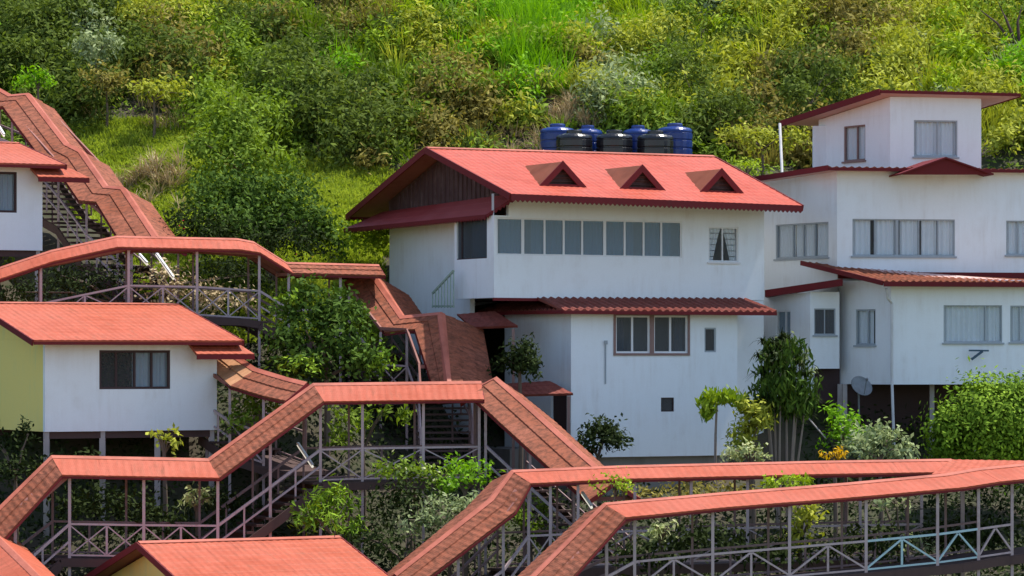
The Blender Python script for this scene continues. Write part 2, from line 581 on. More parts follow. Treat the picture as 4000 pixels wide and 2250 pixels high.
def main_house():
    O = P(1930, 1000, 101.0)
    root = thing('white_house', 'white house with a red gable roof, three triangular dormers and a long row of windows', 'house', (O.x + 3, O.y + 3, H(O.x + 3, O.y + 3)))
    zb = zat(1163, 101.0)             # underside of the upper storey
    ztop = zat(775, 101.0) + .15
    E1 = P(1995, 757, 99.63); RL = P(1665, 577, 104.6); EB = P(1355, 860, 109.8)
    ER = P(3133, 803, 104.5); RR = P(2785, 610, 109.5)
    EB.z = RL.z - (RL.z - E1.z) * 1.12
    EBR = EB + (RR - RL)
    # --- roof
    rf = MB()
    rf.sheet(E1, ER, RR, RL, under=1); rf.sheet(EBR, EB, RL, RR, under=1)
    ro = rf.build('roof', [M['roof_main'], M['soffit']], root)
    rc = cap_mb(RL, RR, E1, EB); sub(rc, 'ridge_cap', M['roof_cap'], ro)
    fs = MB()
    teeth(fs, E1 + UP * .0, ER + UP * .0, .24)
    teeth(fs, EB, EB + (RR - RL), .2)
    for a, b in ((E1, RL), (RL, EB), (ER, RR)):
        dn = V3((0, 0, -.13))
        fs.beam(a + dn * .6 - l * .03 * (1 if a is not ER else -1), b + dn * .6 - l * .03 * (1 if a is not ER else -1), .045, .2)
    fs.build('fascia', M['trim'], root)
    # --- upper storey front wall
    Lw = u_of(O, l, 2985)
    hs = rect(O, l, 1940, 2664, 857, 1002)
    hs2 = rect(O, l, 2768, 2884, 887, 1023)
    zpv = zat(838, 101.2) - .03
    w = MB()
    wall_panel(w, O, l, Lw, zb, ztop, [hs, hs2, (0, .5, zpv, ztop)])
    # veranda side (left), from 2.65 m back to the front corner
    Ov = O + g * 2.65
    hv = rect(Ov, mg, 1779, 1902, 852, 1012)
    zpv = zat(838, 101.2) - .03
    wall_panel(w, Ov, mg, 2.65 - .163, zb, zpv, [hv], u0=0)
    # return wall and rear block side wall, set back half a metre
    Orb = O + l * .55 + g * 8.4
    dl = rect(Orb, mg, 1755, 1776, 880, 1130)
    wall_panel(w, Orb, mg, 8.4 - 2.65, zb - 4.2, zpv - .0, [], u0=0)
    w.obox(O, l, .002, .55, 2.5, 2.64, zb, zpv)
    # right end and back walls
    w.obox(O, l, Lw - .16, Lw - .003, .17, 8.3, zb - 4.5, ztop)
    w.obox(O, l, .6, Lw - .2, 8.2, 8.39, zb - 4.2, ztop)
    # lower storey behind the annex
    w.obox(O, l, 2.05, Lw - .003, .02, .17, zb - 4.6, zb - .012)
    w.build('wall', M['white'], root)
    flo = MB(); flo.obox(O, l, .003, Lw - .2, .17, 2.4, zb + .02, zb + .14); flo.obox(O, l, .72, Lw - .2, 2.41, 8.1, zb + .02, zb + .14)
    flo.obox(O, l, .72, Lw - .2, .17, 2.4, ztop - .18, ztop - .03); flo.obox(O, l, .72, Lw - .2, 2.41, 8.1, ztop - .18, ztop - .03)
    flo.obox(O, l, .72, Lw - .2, 3.3, 3.42, zb + .14, ztop - .18)
    flo.build('floor_slab', M['concrete'], root)
    # --- windows
    sp = [(u_of(O, l, p), .05 if p in (2044, 2364) else .032) for p in (2044, 2129, 2204, 2276, 2364, 2442, 2516, 2585)]
    window(root, O, l, hs, sp, 'frame_w', 'glass_d', 'curtain_g', fw=.05, cover='vary', sill=False)
    u2 = u_of(O, l, 2824)
    window(root, O, l, hs2, [u2], 'frame_w', 'glass_c', 'curtain', fw=.045, gather=True)
    window(root, Ov, mg, hv, [u_of(Ov, mg, 1800)], 'frame_d', 'glass_k', 'curtain_g', fw=.03, cover=-.6, sill=False)
    # --- gable wall (planks) and pent roof across the gable side
    def rz(v):                          # roof underside height at a distance t along g from E1
        return v
    tF, tR = 1.5, 10.2
    G0 = E1 + l * .75
    half = (flat(RL, 0) - flat(E1, 0)).length
    def gp(t, dz=-.12):
        z = E1.z + (RL.z - E1.z) * t / half if t < half else RL.z - (RL.z - EB.z) * (t - half) / ((flat(EB, 0) - flat(RL, 0)).length)
        q = G0 + g * t
        return flat(q, z + dz)
    zs = E1.z - .1
    gw = MB()
    pl = [flat(gp(9.9), zs - .8), flat(gp(1.63), zs - .6), gp(1.63), gp(half), gp(9.9)]
    gable_poly(gw, pl, mg, .12)
    nb = 26
    for i in range(nb):
        t = 1.6 + i * (9.4 - 1.6) / nb
        zt = gp(t).z - .1
        p0 = flat(gp(t), zs - .02); 
        if zt - p0.z > .1:
            gw.beam(p0 - l * .012, flat(p0, zt) - l * .012, .035, .03)
    gw.build('gable_wall', M['plank'], root)
    pr = MB()
    a = P(1345, 893, 109.2); b = P(1900, 838, 101.2)
    c = flat(E1 + l * .73 + g * .6, E1.z + .1); d_ = flat(E1 + l * .73 + g * 10.3, E1.z - .12)
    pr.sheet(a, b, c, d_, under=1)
    po = pr.build('pent_roof', [M['roof_shaded'], M['soffit']], root)
    tf = MB(); teeth(tf, a, b, .17); teeth(tf, b, c, .14); sub(tf, 'pent_fascia', M['trim'], po)
    # --- dormers
    slope_n = (ER - E1).normalized()
    for pa, pl_, pr_ in (((2186, 628), (2094, 716), (2276, 721)), ((2500, 648), (2405, 729), (2586, 738)), ((2813, 658), (2716, 743), (2894, 749))):
        # foot on the roof slope about a quarter up
        uu = 0.0
        t = .25
        mid_px = (pl_[0] + pr_[0]) / 2
        B0 = E1.lerp(RL, t)
        u = u_of(B0, slope_n, mid_px)
        base = B0 + slope_n * u
        wd = .74; hh = .68
        Lb = base - l * wd; Rb = base + l * wd; ap = base + UP * hh
        tanp = (RL.z - E1.z) / half
        back = hh / tanp
        bk = ap + g * (back + .1)
        dm = MB()
        ov = mg * .18
        dm.sheet(Lb + g * .0 + ov, Lb + g * .02 + ov * .99, bk, ap + ov, under=0) if False else None
        for X0 in (Lb, Rb):
            side = -1 if X0 is Lb else 1
            ee = X0 + l * side * .06 - UP * .05
            p = [ee + ov, ap + ov + UP * .02, bk + UP * .02, ee + g * .02]
            th = UP * -.05
            f = p if side > 0 else list(reversed(p))
            dm.face(f); dm.face([q + th for q in reversed(f)])
            dm.face([p[0], p[1], p[1] + th, p[0] + th])
        do = dm.build('dormer', M['roof_worn'], root)
        bd = MB()
        ow = mg * .2
        for X0 in (Lb, Rb):
            side = -1 if X0 is Lb else 1
            e0 = X0 + l * side * .10 - UP * .07 + ow
            bd.beam(e0 + UP * .06, ap + ow - UP * .035, .04, .17, up=mg) if False else None
            top = ap + ow + UP * .05
            e1 = e0 + UP * .0
            inn = UP * -.21
            q = [e1, top, top + inn * 1.15, e1 - l * side * .26]
            q2 = [x + mg * .04 for x in q]
            f = q2 if side > 0 else list(reversed(q2))
            bd.face(f)
            bd.face(list(reversed([x for x in (q if side > 0 else list(reversed(q)))])))
            for i in range(4):
                j = (i + 1) % 4
                bd.face([q[i], q[j], q2[j], q2[i]])
        bd.beam(Lb + ow + UP * -.03, Rb + ow + UP * -.03, .05, .07)
        sub(bd, 'barge_board', M['trim'], do)
        lv = MB()
        gable_poly(lv, [Lb + mg * .02, Rb + mg * .02, ap + mg * .02], l, .04)
        for k in range(4):
            zz = .1 + k * .13; hw = wd * (1 - zz / hh) - .1
            if hw > .05:
                lv.beam(base - l * hw + UP * zz + mg * .05, base + l * hw + UP * zz + mg * .05, .05, .03)
        sub(lv, 'louvre', M['plank'], do)
    # --- annex below
    A = O + l * 1.95 + mg * 1.3
    zab = zat(1788, A.y)
    zat_ = zat(1205, A.y)
    La = u_of(A, l, 2880)
    w = MB()
    h1 = rect(A, l, 2404, 2538, 1232, 1380); h2 = rect(A, l, 2553, 2686, 1232, 1380)
    h3 = rect(A, l, 2752, 2797, 1280, 1376); h4 = rect(A, l, 2582, 2633, 1553, 1608)
    wall_panel(w, A, l, La, zab, zat_, [h1, h2, h3, h4])
    As = A + g * 4.3
    door = rect(As, mg, 2152, 2214, 1535, 1690)
    wall_panel(w, As, mg, 4.3 - .163, zab - .3, zat_ + .05, [(door[0], door[1], door[2], door[3])])
    w.obox(A, l, La - .16, La - .003, .163, 4.2, zab, zat_)
    w.obox(A, l, .17, La - .17, .17, 4.2, zat_ - .14, zat_ - .05)
    w.obox(A, l, .17, La - .17, .17, 4.2, zab - .0, zab + .1)
    w.build('annex_wall', M['white'], root)
    inn = MB(); inn.obox(A, l, .2, La - .2, 2.0, 2.1, zab + .1, zat_ - .15); inn.build('partition', M['inside'], root)
    for hh in (h1, h2):
        um = (hh[0] + hh[1]) / 2
        # dark surround with white casements inside
        sr = MB()
        for (x0, x1, y0, y1) in ((hh[0] - .07, hh[1] + .07, hh[3] - .004, hh[3] + .07), (hh[0] - .07, hh[1] + .07, hh[2] - .07, hh[2] + .004)):
            sr.obox(A, l, x0, x1, -.035, -.003, y0, y1)
        sr.obox(A, l, hh[0] - .07, hh[0] + .004, -.032, -.003, hh[2] + .004, hh[3] - .004); sr.obox(A, l, hh[1] - .004, hh[1] + .07, -.032, -.003, hh[2] + .004, hh[3] - .004)
        fo = window(root, A, l, hh, [(um, .035)], 'frame_w', 'glass_k', 'curtain_g', fw=.06, cover=-.35 if hh is h2 else .3, sill=False)
        sub(sr, 'surround', M['frame_b'], fo)
    window(root, A, l, h3, [], 'frame_g', 'glass_k', None, fw=.05, sill=False)
    window(root, A, l, h4, [], 'frame_d', 'glass_k', None, fw=.03, sill=False)
    dr = MB(); dr.obox(As, mg, door[0] + .01, door[1] - .01, .08, .13, door[2] + .01, door[3] - .01); dr.build('door', M['frame_d'], root)
    cd = MB(); u_ = u_of(A, l, 2362); z1_ = zat(1345, A.y); z0_ = zat(1500, A.y)
    cd.obox(A, l, u_, u_ + .035, -.035, -.003, z0_, z1_); cd.obox(A, l, u_ - .03, u_ + .07, -.06, -.036, z1_, z1_ + .12)
    cd.build('conduit', M['frame_g'], root)
    # skirt roof over the annex
    s0 = P(2203, 1212, A.y - .55); s1 = P(3034, 1214, A.y - .55 + l.y / l.x * 6.3)
    s1.z = (s0.z + s1.z) / 2; s0.z = s1.z
    sk = MB()
    top0 = s0 + g * 2.05 + UP * .48; top1 = s1 + g * 2.05 + UP * .48
    sk.sheet(s0, s1, top1, top0, per=.26, amp=.035, row=.5, under=1)
    # side return going back along the left wall
    b0 = s0 + g * 5.6
    t0 = flat(s0 + g * 5.6 + l * 1.0, s0.z + .35)
    sk.sheet(b0 + UP * .02, s0 + UP * .02, flat(s0 + l * 1.0 + g * 1.6, s0.z + .34), t0, per=.26, amp=.03, under=1)
    so = sk.build('skirt_roof', [M['roof_skirt'], M['soffit_pink']], root)
    ft = MB()
    ft.beam(s0 - UP * .08, s1 - UP * .08, .04, .1); ft.beam(s0 - UP * .07 - l * .02, b0 - UP * .05 - l * .02, .04, .11)
    sub(ft, 'skirt_fascia', M['trim'], so)
    # dark sill line along the top of the skirt
    fl = MB(); fl.obox(O, l, -.05, Lw - 2.6, -.05, -.003, zb - .09, zb + .0); fl.build('flashing', M['trim'], root)
    # side entrance canopies on the shaded flank
    for (q0, q1, yy, dp, kk) in (((1885, 1222), (2022, 1272), 101.4, 1.4, 1), ((2062, 1496), (2238, 1536), 100.0, 1.2, 1)):
        a = P(q0[0], q0[1], yy + dp); b = P(q1[0], q1[1], yy)
        cn = MB()
        wv = l * .85
        top_a = P(q0[0], q0[1], yy + 1.0); 
        hp = V3((0, 0, .0))
        p0 = P(q0[0] - 60, q0[1] + 10, yy + .4); p1 = P(q1[0] - 48, q0[1] - 2, yy + .2)
        p2 = P(q1[0], q1[1], yy - .2); p3 = P(q0[0] - 40, q1[1] + 6, yy + .2)
        cn.sheet(p3, p2, p1 + g * .7 + UP * .05, p0 + g * .7 + UP * .05, under=1)
        co = cn.build('door_canopy', [M['roof_skirt'], M['soffit']], root)  # browner roof paint stands in for the shadow lying on the canopies
        pp = MB(); pp.beam(p2 - UP * .1 - l * .15, flat(p2 - l * .15, H(p2.x, p2.y)), .09); pp.beam(p3 + l * .15 - UP * .1, flat(p3 + l * .15, H(p3.x, p3.y)), .09)
        sub(pp, 'canopy_post', M['frame_b'], co)
    # pale green balustrade by the veranda
    bl = MB()
    p = P(1690, 1165, 103.4); q = P(1772, 1060, 102.6)
    qq = P(1772, 1165, 102.6)
    for i in range(8):
        t = i / 7
        bs = p.lerp(qq, t); bl.beam(bs - UP * .3, bs + UP * (.15 + .72 * t), .035)
    bl.beam(p + UP * .15, q + UP * .02, .06); bl.beam(p - UP * .25, qq - UP * .25, .06)
    bl.build('balustrade', M['greenpaint'], root)
    # foundation plinth in the shade below the annex
    pn = MB(); pn.obox(A, l, .15, La - .2, .2, 4.0, zab - 3.2, zab - .003); pn.obox(O, l, .7, Lw - .3, .3, 8.0, zb - 8, zb - 4.61)
    pn.build('plinth', M['concrete'], root)
    wl = MB()
    wl.build('x', M['white'], root)
    return root


main_house()


# ================================================================== SMALL GABLED LODGES
def lodge(name, label, fl, corner_u, Lr, fr_eave, ridge, z_bottom, Y, wins, right_px, awning, side_mat, left=True, ov=.6, stilt_px=(), rear=8.0, roofk='roof'):
    pass


def lodge_house(label, E, Lr, half, rise, wall_front, win_px, z_bot, side='yellow', og=.55, of=.6, awn=None, stilts=5, pitch_extra=0.0, wall_mat='white', frame='frame_d', open_win=True):
    """E: front-left eave corner; Lr: eave length; half: horizontal half width; rise: eave-to-ridge height"""
    O = flat(E + l * og + g * of, 0)
    root = thing('gabled_lodge', label, 'house', (O.x + 2, O.y + 2, H(O.x + 2, O.y + 2)))
    RL = E + g * half + UP * rise
    ER = E + l * Lr; RR = RL + l * Lr
    EB = E + g * 2 * half; EBR = EB + l * Lr
    rf = MB(); rf.sheet(E, ER, RR, RL, under=1); rf.sheet(EBR, EB, RL, RR, under=1)
    ro = rf.build('roof', [M['roof'], M['soffit']], root)
    rc = cap_mb(RL, RR, E, EB); sub(rc, 'ridge_cap', M['roof_cap'], ro)
    fs = MB()
    fs.beam(E - UP * .095, ER - UP * .095, .04, .08)
    for a, b, s in ((E, RL, -1), (RL, EB, -1), (ER, RR, 1), (RR, EBR, 1)):
        fs.beam(a - UP * .08 + l * .03 * s, b - UP * .08 + l * .03 * s, .04, .17)
    fs.build('fascia', M['trim'], root)
    Lw = Lr - 2 * og
    ztop = E.z + rise * of / half - .1
    depth = 2 * half - 2 * of
    w = MB()
    holes = []
    for (a, b, c, d) in win_px:
        holes.append(rect(O, l, a, b, c, d))
    wall_panel(w, O, l, Lw, z_bot, ztop, holes)
    w.obox(O, l, Lw - .16, Lw - .003, .163, depth, z_bot, ztop)
    w.obox(O, l, .16, Lw - .17, depth - .16, depth - .003, z_bot, ztop)
    w.obox(O, l, .165, Lw - .165, .165, depth - .165, z_bot + .003, z_bot + .14)
    w.obox(O, l, .165, Lw - .165, .165, depth - .165, ztop - .12, ztop - .02)
    w.build('wall', M[wall_mat], root)
    sw = MB()
    Or = O + g * depth
    wall_panel(sw, Or, mg, depth - .163, z_bot, ztop, [])
    gb = [flat(Or, ztop + .002), flat(O + mg * -.003, ztop + .002), flat(O + g * (half - of), E.z + rise - .16)]
    gable_poly(sw, gb, mg, .14)
    so = sw.build('side_wall', M[side], root)
    if side == 'yellow':
        so['label'] = 'yellow side wall'
    gr = MB(); gr_pts = [flat(O + l * Lw, ztop + .002), flat(O + l * Lw + g * depth, ztop + .002), flat(O + l * Lw + g * (half - of), E.z + rise - .16)]
    gable_poly(gr, gr_pts, g, .14); gr.build('gable_wall', M[wall_mat], root)
    for i, hh in enumerate(holes):
        a, b = hh[0], hh[1]
        window(root, O, l, hh, [a + (b - a) * .24, a + (b - a) * .5, a + (b - a) * .74], frame, 'glass_c', 'curtain_g', fw=.07, cover=-.52, sill=False)
    if awn:
        (x0, y0, x1, y1) = awn
        u0, u1 = u_of(O, l, x0), u_of(O, l, x1)
        z1 = zat(y0, O.y); z0 = zat(y1, O.y)
        am = MB()
        q = O + mg * .75
        am.sheet(flat(q + l * u0, z0), flat(q + l * (u1 - .12), z0), flat(O + mg * .02 + l * (u1 - .45), z1 + .16), flat(O + mg * .02 + l * u0, z1 + .16), under=1)
        ao = am.build('awning', [M['roof'], M['trim']], root)
        ab = MB(); ab.beam(flat(q + l * u0, z0 - .09), flat(q + l * (u1 - .12), z0 - .09), .04, .14); sub(ab, 'awning_fascia', M['trim'], ao)
    for i in range(stilts):
        u = .1 + (Lw - .2) * i / (stilts - 1)
        for wv in (.15, depth - .2):
            q = O + l * u + g * wv
            st = MB(); st.beam(flat(q, H(q.x, q.y) - .4), flat(q, z_bot - .003), .16); st.build('stilt', M['stilt'], root)
    jb = MB()
    for wv in (.1, depth * .5, depth - .15):
        jb.obox(O, l, .02, Lw - .02, wv, wv + .12, z_bot - .2, z_bot - .004)
    jb.build('floor_beam', M['deck'], root)
    return root, O


# middle left lodge
E2 = P(132, 1328, 93.2)
lodge_house('white lodge on stilts with yellow side wall and one wide dark framed window', E2, 6.35, 4.9, 1.12, None,
            [(388, 665, 1368, 1520)], zat(1685, 94.6), awn=(730, 1352, 968, 1382), stilts=4)
# upper left lodge, cut by the frame
E1_ = P(256, 643, 105.0)
L1 = 7.0
E1_ = E1_ - l * L1
lodge_house('white lodge at the left edge beside the highest roofed stairway', E1_, L1, 4.4, .93, None,
            [(-230, 66, 668, 828)], zat(978, 105.0), awn=(118, 655, 330, 676), stilts=5, side='white')
# bottom lodge
RLb = P(538, 2118, 86.2)
E3 = RLb - g * 4.3 - UP * 1.25
lodge_house('lodge with a yellow gable at the bottom edge, only its wide salmon roof in view', E3, 5.75, 4.3, 1.25, None,
            [], E3.z - 2.4, stilts=3, wall_mat='yellow')


# ================================================================== RIGHT HOUSE
def right_house():
    fd = dirv(10); fn = V3((fd.y, -fd.x, 0)); ld = V3((-math.sin(R(31)), math.cos(R(31)), 0)); mld = -ld
    C0 = P(3270, 900, 106.0)
    root = thing('terraced_house', 'large white three storey house with red roof edges and a square top room', 'house', (C0.x + 3, C0.y + 3, H(C0.x + 3, C0.y + 3)))
    # ---- upper body
    zt = zat(662, 106); zb = zat(1100, 106)
    Lf = u_of(C0, fd, 4180); Ll = 5.0
    Cl = C0 + ld * Ll
    w = MB()
    hA = rect(C0, fd, 3330, 3730, 856, 1000); hB = rect(C0, fd, 3930, 4060, 862, 996)
    wall_panel(w, C0, fd, Lf, zb, zt, [hA, hB])
    hL = rect(Cl, mld, 3030, 3236, 872, 1008)
    wall_panel(w, Cl, mld, Ll - .003, zb - 2.5, zt - .3, [hL])
    gable_poly(w, [flat(Cl, zt - .298), flat(C0 - mld * .003, zt - .298), flat(C0 - mld * .003, zt), flat(Cl, zt - .26)], mld, .15)
    w.obox(C0, fd, .3, Lf - .02, 5.0, 5.15, zb - 2, zt - .35)
    w.obox(C0, fd, Lf - .15, Lf - .003, .17, 5.0, zb - 2, zt - .35)
    w.build('wall', M['white'], root)
    ce = MB(); ce.obox(C0, fd, .2, Lf - .2, .17, 4.9, zt - .5, zt - .38); ce.obox(C0, fd, .2, Lf - .2, 3.0, 3.1, zb, zt - .13); ce.obox(C0, fd, .2, Lf - .2, .17, 4.9, zb, zb + .1)
    ce.build('ceiling', M['inside'], root)
    um = [u_of(C0, fd, p) for p in (3418, 3505, 3590, 3665)]
    window(root, C0, fd, hA, [um[0], (um[1], .05), um[2], um[3]], 'frame_g', 'glass_c', 'curtain', fw=.04, cover='vary')
    window(root, C0, fd, hB, [u_of(C0, fd, 3977)], 'frame_g', 'glass_c', 'curtain', fw=.04, cover=1.0)
    window(root, Cl, mld, hL, [u_of(Cl, mld, 3095), u_of(Cl, mld, 3135), u_of(Cl, mld, 3180)], 'frame_g', 'glass_c', 'curtain', fw=.05, cover='vary')
    # upper body roof: low mono pitch falling to the rear
    a = P(3238, 652, 105.3); b = P(4200, 664, 107.0); b.z = a.z
    bk = ld * 6.6; dz = V3((0, 0, -.30))
    rm = MB(); rm.sheet(a, b, b + bk - dz * 0 + V3((0, 0, -.28)), a + bk + V3((0, 0, -.28)), per=.25, amp=.03, under=1)
    r1 = rm.build('roof', [M['roof_worn'], M['soffit_pink']], root)
    fm = MB(); fm.beam(a - UP * .06, b - UP * .06, .04, .1); fm.beam(a - UP * .03 - fd * .03, a + bk + V3((0, 0, -.31)) - fd * .03, .05, .17)
    sub(fm, 'roof_fascia', M['trim'], r1)
    # small red pediment on the roof edge
    pc = P(3692, 617, 105.5); pl = P(3512, 682, 105.2); pr = P(3878, 682, 105.9)
    pm = MB()
    gable_poly(pm, [pl, pr, pc], fd, .05)
    for s0, s1 in ((pl, pc), (pc, pr)):
        p = [s0 + fn * .1 + UP * .03, s1 + fn * .1 + UP * .03, s1 - fn * 2.4 + UP * .03, s0 - fn * 2.4 + UP * .03]
        pm.face(p); pm.face([q - UP * .05 for q in reversed(p)])
        for i in range(4):
            pm.face([p[i], p[i] - UP * .05, p[(i + 1) % 4] - UP * .05, p[(i + 1) % 4]])
    pm.build('pediment', M['trim'], root)
    # ---- tower room
    T0 = P(3477, 500, 109.5)
    Lt = u_of(T0, ld, 3198); Lu = u_of(T0, fd, 3833)
    zt0 = zat(690, 109.5); zt1 = zat(378, 109.5)
    Tl = T0 + ld * Lt
    w = MB()
    hT = rect(T0, fd, 3570, 3740, 470, 612); hT2 = rect(Tl, mld, 3296, 3380, 490, 628)
    wall_panel(w, T0, fd, Lu, zt0, zt1, [hT])
    wall_panel(w, Tl, mld, Lt - .003, zt0, zt1 - .6, [hT2])
    gable_poly(w, [flat(Tl, zt1 - .598), flat(T0 - mld * .003, zt1 - .598), flat(T0 - mld * .003, zt1 - .0), flat(Tl, zt1 - .52)], mld, .15)
    w.obox(T0, fd, Lu - .15, Lu - .003, .17, 3.4, zt0, zt1 - .6); w.obox(T0, fd, -1.7, Lu - .16, 3.3, 3.45, zt0, zt1 - .75)
    w.obox(T0, fd, .17, Lu - .16, .17, 3.2, zt0 + .2, zt0 + .3)
    w.build('top_room_wall', M['white'], root)
    window(root, T0, fd, hT, [u_of(T0, fd, 3664)], 'frame_g', 'glass_c', 'curtain', fw=.05, cover=1.0)
    window(root, Tl, mld, hT2, [u_of(Tl, mld, 3346)], 'frame_b', 'glass_c', 'curtain', fw=.05, cover=1.0)
    A = P(3440, 352, 109.0); B = P(3985, 370, 109.8); C = P(3052, 478, 113.8)
    B.z = (A.z + B.z) / 2 ; D = B + (C - A)
    rt = MB(); rt.sheet(A, B, D, C, per=.22, amp=.022, under=1, thick=.1)
    r2 = rt.build('top_roof', [M['roof_worn'], M['soffit_pink']], root)
    ft = MB(); ft.beam(A - UP * .05, B - UP * .05, .04, .1); ft.beam(A - UP * .05 - fd * .03, C - UP * .05 - fd * .03, .05, .2); ft.beam(B - UP * .06, D - UP * .06, .04, .14)
    sub(ft, 'top_fascia', M['trim'], r2)
    pm = MB(); pm.tube([P(3056, 690, 112.0), P(3046, 484, 113.6)], .05, 8); pm.build('roof_pole', M['pipe'], root)
    # ---- lower front body
    M0 = P(3480, 1300, 103.5)
    zmt = zat(1092, 103.5); zmb = zat(1502, 103.5)
    Lm = u_of(M0, fd, 4180); Ll2 = u_of(M0, ld, 3278)
    Ml = M0 + ld * Ll2
    w = MB()
    hM = rect(M0, fd, 3686, 3915, 1192, 1338); hM2 = rect(M0, fd, 3946, 4120, 1194, 1336)
    wall_panel(w, M0, fd, Lm, zmb, zmt, [hM, hM2])
    hM3 = rect(Ml, mld, 3342, 3420, 1208, 1348)
    wall_panel(w, Ml, mld, Ll2 - .003, zmb, zmt, [hM3])
    w.obox(M0, fd, .15, Lm - .1, .17, 3.6, zmb + .003, zmb + .12)
    w.build('lower_wall', M['white'], root)
    bx = MB(); bx.obox(M0, fd, -.6, Lm - .17, 1.9, 2.0, zmb + .12, zmt); bx.build('partition', M['inside'], root)
    window(root, M0, fd, hM, [u_of(M0, fd, 3850)], 'frame_g', 'glass_c', 'curtain', fw=.04, cover=1.0)
    window(root, M0, fd, hM2, [u_of(M0, fd, 3985)], 'frame_g', 'glass_c', 'curtain', fw=.04, cover=1.0)
    window(root, Ml, mld, hM3, [u_of(Ml, mld, 3388)], 'frame_g', 'glass_c', 'curtain', fw=.05, cover=.75)
    # skirt roof round the lower body
    s0 = P(3452, 1098, 102.8); s1 = P(4200, 1100, 104.2); s1.z = s0.z
    b0 = P(3132, 1022, 106.7)
    sl = (b0.z - s0.z)
    sk = MB(); bb = b0 - s0; sk.sheet(s0, s1, flat(s1 + bb * .9, s1.z + .2), b0, per=.22, amp=.03, under=1)
    r3 = sk.build('skirt_roof', [M['roof_worn'], M['soffit_pink']], root)
    fm = MB(); fm.beam(s0 - UP * .09, s1 - UP * .09, .04, .15); fm.beam(s0 - UP * .06 - fd * .03, b0 - UP * .04 - fd * .03, .05, .15)
    fl = MB(); fl.obox(C0, fd, .02, Lf, -.06, -.003, zat(1088, 106), zat(1062, 106)); fl.build('flashing', M['trim'], root)
    sub(fm, 'skirt_fascia', M['trim'], r3)
    # ---- bay on the left flank with its own awning
    K0 = P(3165, 1300, 105.0)
    zkt = zat(1140, 105); zkb = zat(1440, 105)
    Lk = u_of(K0, ld, 2975); Kl = K0 + ld * Lk
    w = MB()
    hK = rect(K0, fd, 3180, 3264, 1205, 1308); hK2 = rect(Kl, mld, 3032, 3088, 1213, 1320)
    wall_panel(w, K0, fd, u_of(K0, fd, 3279), zkb, zkt, [hK])
    wall_panel(w, Kl, mld, Lk - .003, zkb - .9, zkt - .03, [hK2])
    w.build('bay_wall', M['white'], root)
    bx = MB(); bx.obox(K0, fd, -.3, 1.0, .9, 1.0, zkb, zkt - .05); bx.build('partition', M['inside'], root)
    window(root, K0, fd, hK, [u_of(K0, fd, 3222)], 'frame_g', 'glass_k', 'curtain_g', fw=.04, cover=1.0)
    window(root, Kl, mld, hK2, [u_of(Kl, mld, 3066)], 'frame_w', 'glass_c', 'curtain_g', fw=.045, cover=1.0)
    a = P(2988, 1160, 105.6); b = P(3292, 1116, 104.2)
    aw = MB()
    th = .22
    q = [a, b, b + V3((-.1, 1.9, 0)), a + V3((.2, 1.6, 0))]
    aw.box8([x for x in q], [x + UP * th for x in q])
    aw.build('awning', M['trim'], root)
    # dark panel painted in for the shadow of the void under the bay; posts
    pn = MB(); pn.obox(K0, fd, .25, 1.1, .5, .6, zkb - 1.1, zkb - .01); pn.build('void_shade_panel', M['frame_d'], root)
    for px, Yk in ((3486, 103.3), (3300, 105.0), (3640, 104.5), (3800, 104.2), (3980, 104.4), (3280, 105.6)):
        p = P(px, 1500, Yk)
        if px == 3486:
            continue
        st = MB(); st.beam(V3((p.x, p.y, H(p.x, p.y) - .4)), V3((p.x, p.y, zmb)), .14); st.build('stilt', M['stilt'], root)
    dp = MB()
    dp.tube([P(3462, 1128, 103.0), P(3468, 1165, 103.15), P(3484, 1185, 103.35), P(3484, 1480, 103.35), P(3492, 1740, 102.9)], .045, 8)
    dp.build('drain_pipe', M['pipe'], root)
    br = MB()
    br.beam(P(3785, 1369, 103.7), P(3862, 1370, 103.8), .05); br.beam(P(3838, 1372, 103.75), P(3795, 1404, 103.7), .07); br.build('wall_bracket', M['bluepaint'], root)
    bs = MB(); bs.obox(M0, fd, -.8, Lm - .3, 2.4, 2.6, zmb - 3, zmb - .01); bs.build('underfloor_shade_back', M['frame_d'], root)  # near-black colour stands in for the deep shade under the house
    # satellite dish
    t = thing('satellite_dish', 'round grey satellite dish under the lower wall of the large stepped house', 'satellite dish', P(3375, 1560, 103.0))
    dm = MB()
    c = P(3362, 1512, 103.0); ax = V3((.35, -.75, .55)).normalized(); u = ax.cross(UP).normalized(); v = u.cross(ax)
    rings = [(0, 0), (.15, .012), (.28, .045), (.36, .08)]
    pr_ = [[c + ax * dd + (u * math.cos(k / 20 * 2 * math.pi) + v * math.sin(k / 20 * 2 * math.pi)) * rr for k in range(20)] for rr, dd in rings]
    for i in range(len(rings) - 1):
        for k in range(20):
            k2 = (k + 1) % 20
            dm.face([pr_[i][k], pr_[i][k2], pr_[i + 1][k2], pr_[i + 1][k]])
            dm.face([x - ax * .015 for x in (pr_[i + 1][k], pr_[i + 1][k2], pr_[i][k2], pr_[i][k])])
    dm.build('dish', M['dish'], t)
    am = MB(); am.tube([c - v * .3 + ax * .05, c + ax * .42], .015, 6); am.beam(c + ax * .40, c + ax * .48, .06); am.build('feed_arm', M['dish'], t)
    mt = MB(); mt.tube([c - ax * .02, c - ax * .15, V3((c.x, c.y + .15, H(c.x, c.y + .2) - .2))], .03, 8); mt.build('mast', M['dish'], t)


right_house()


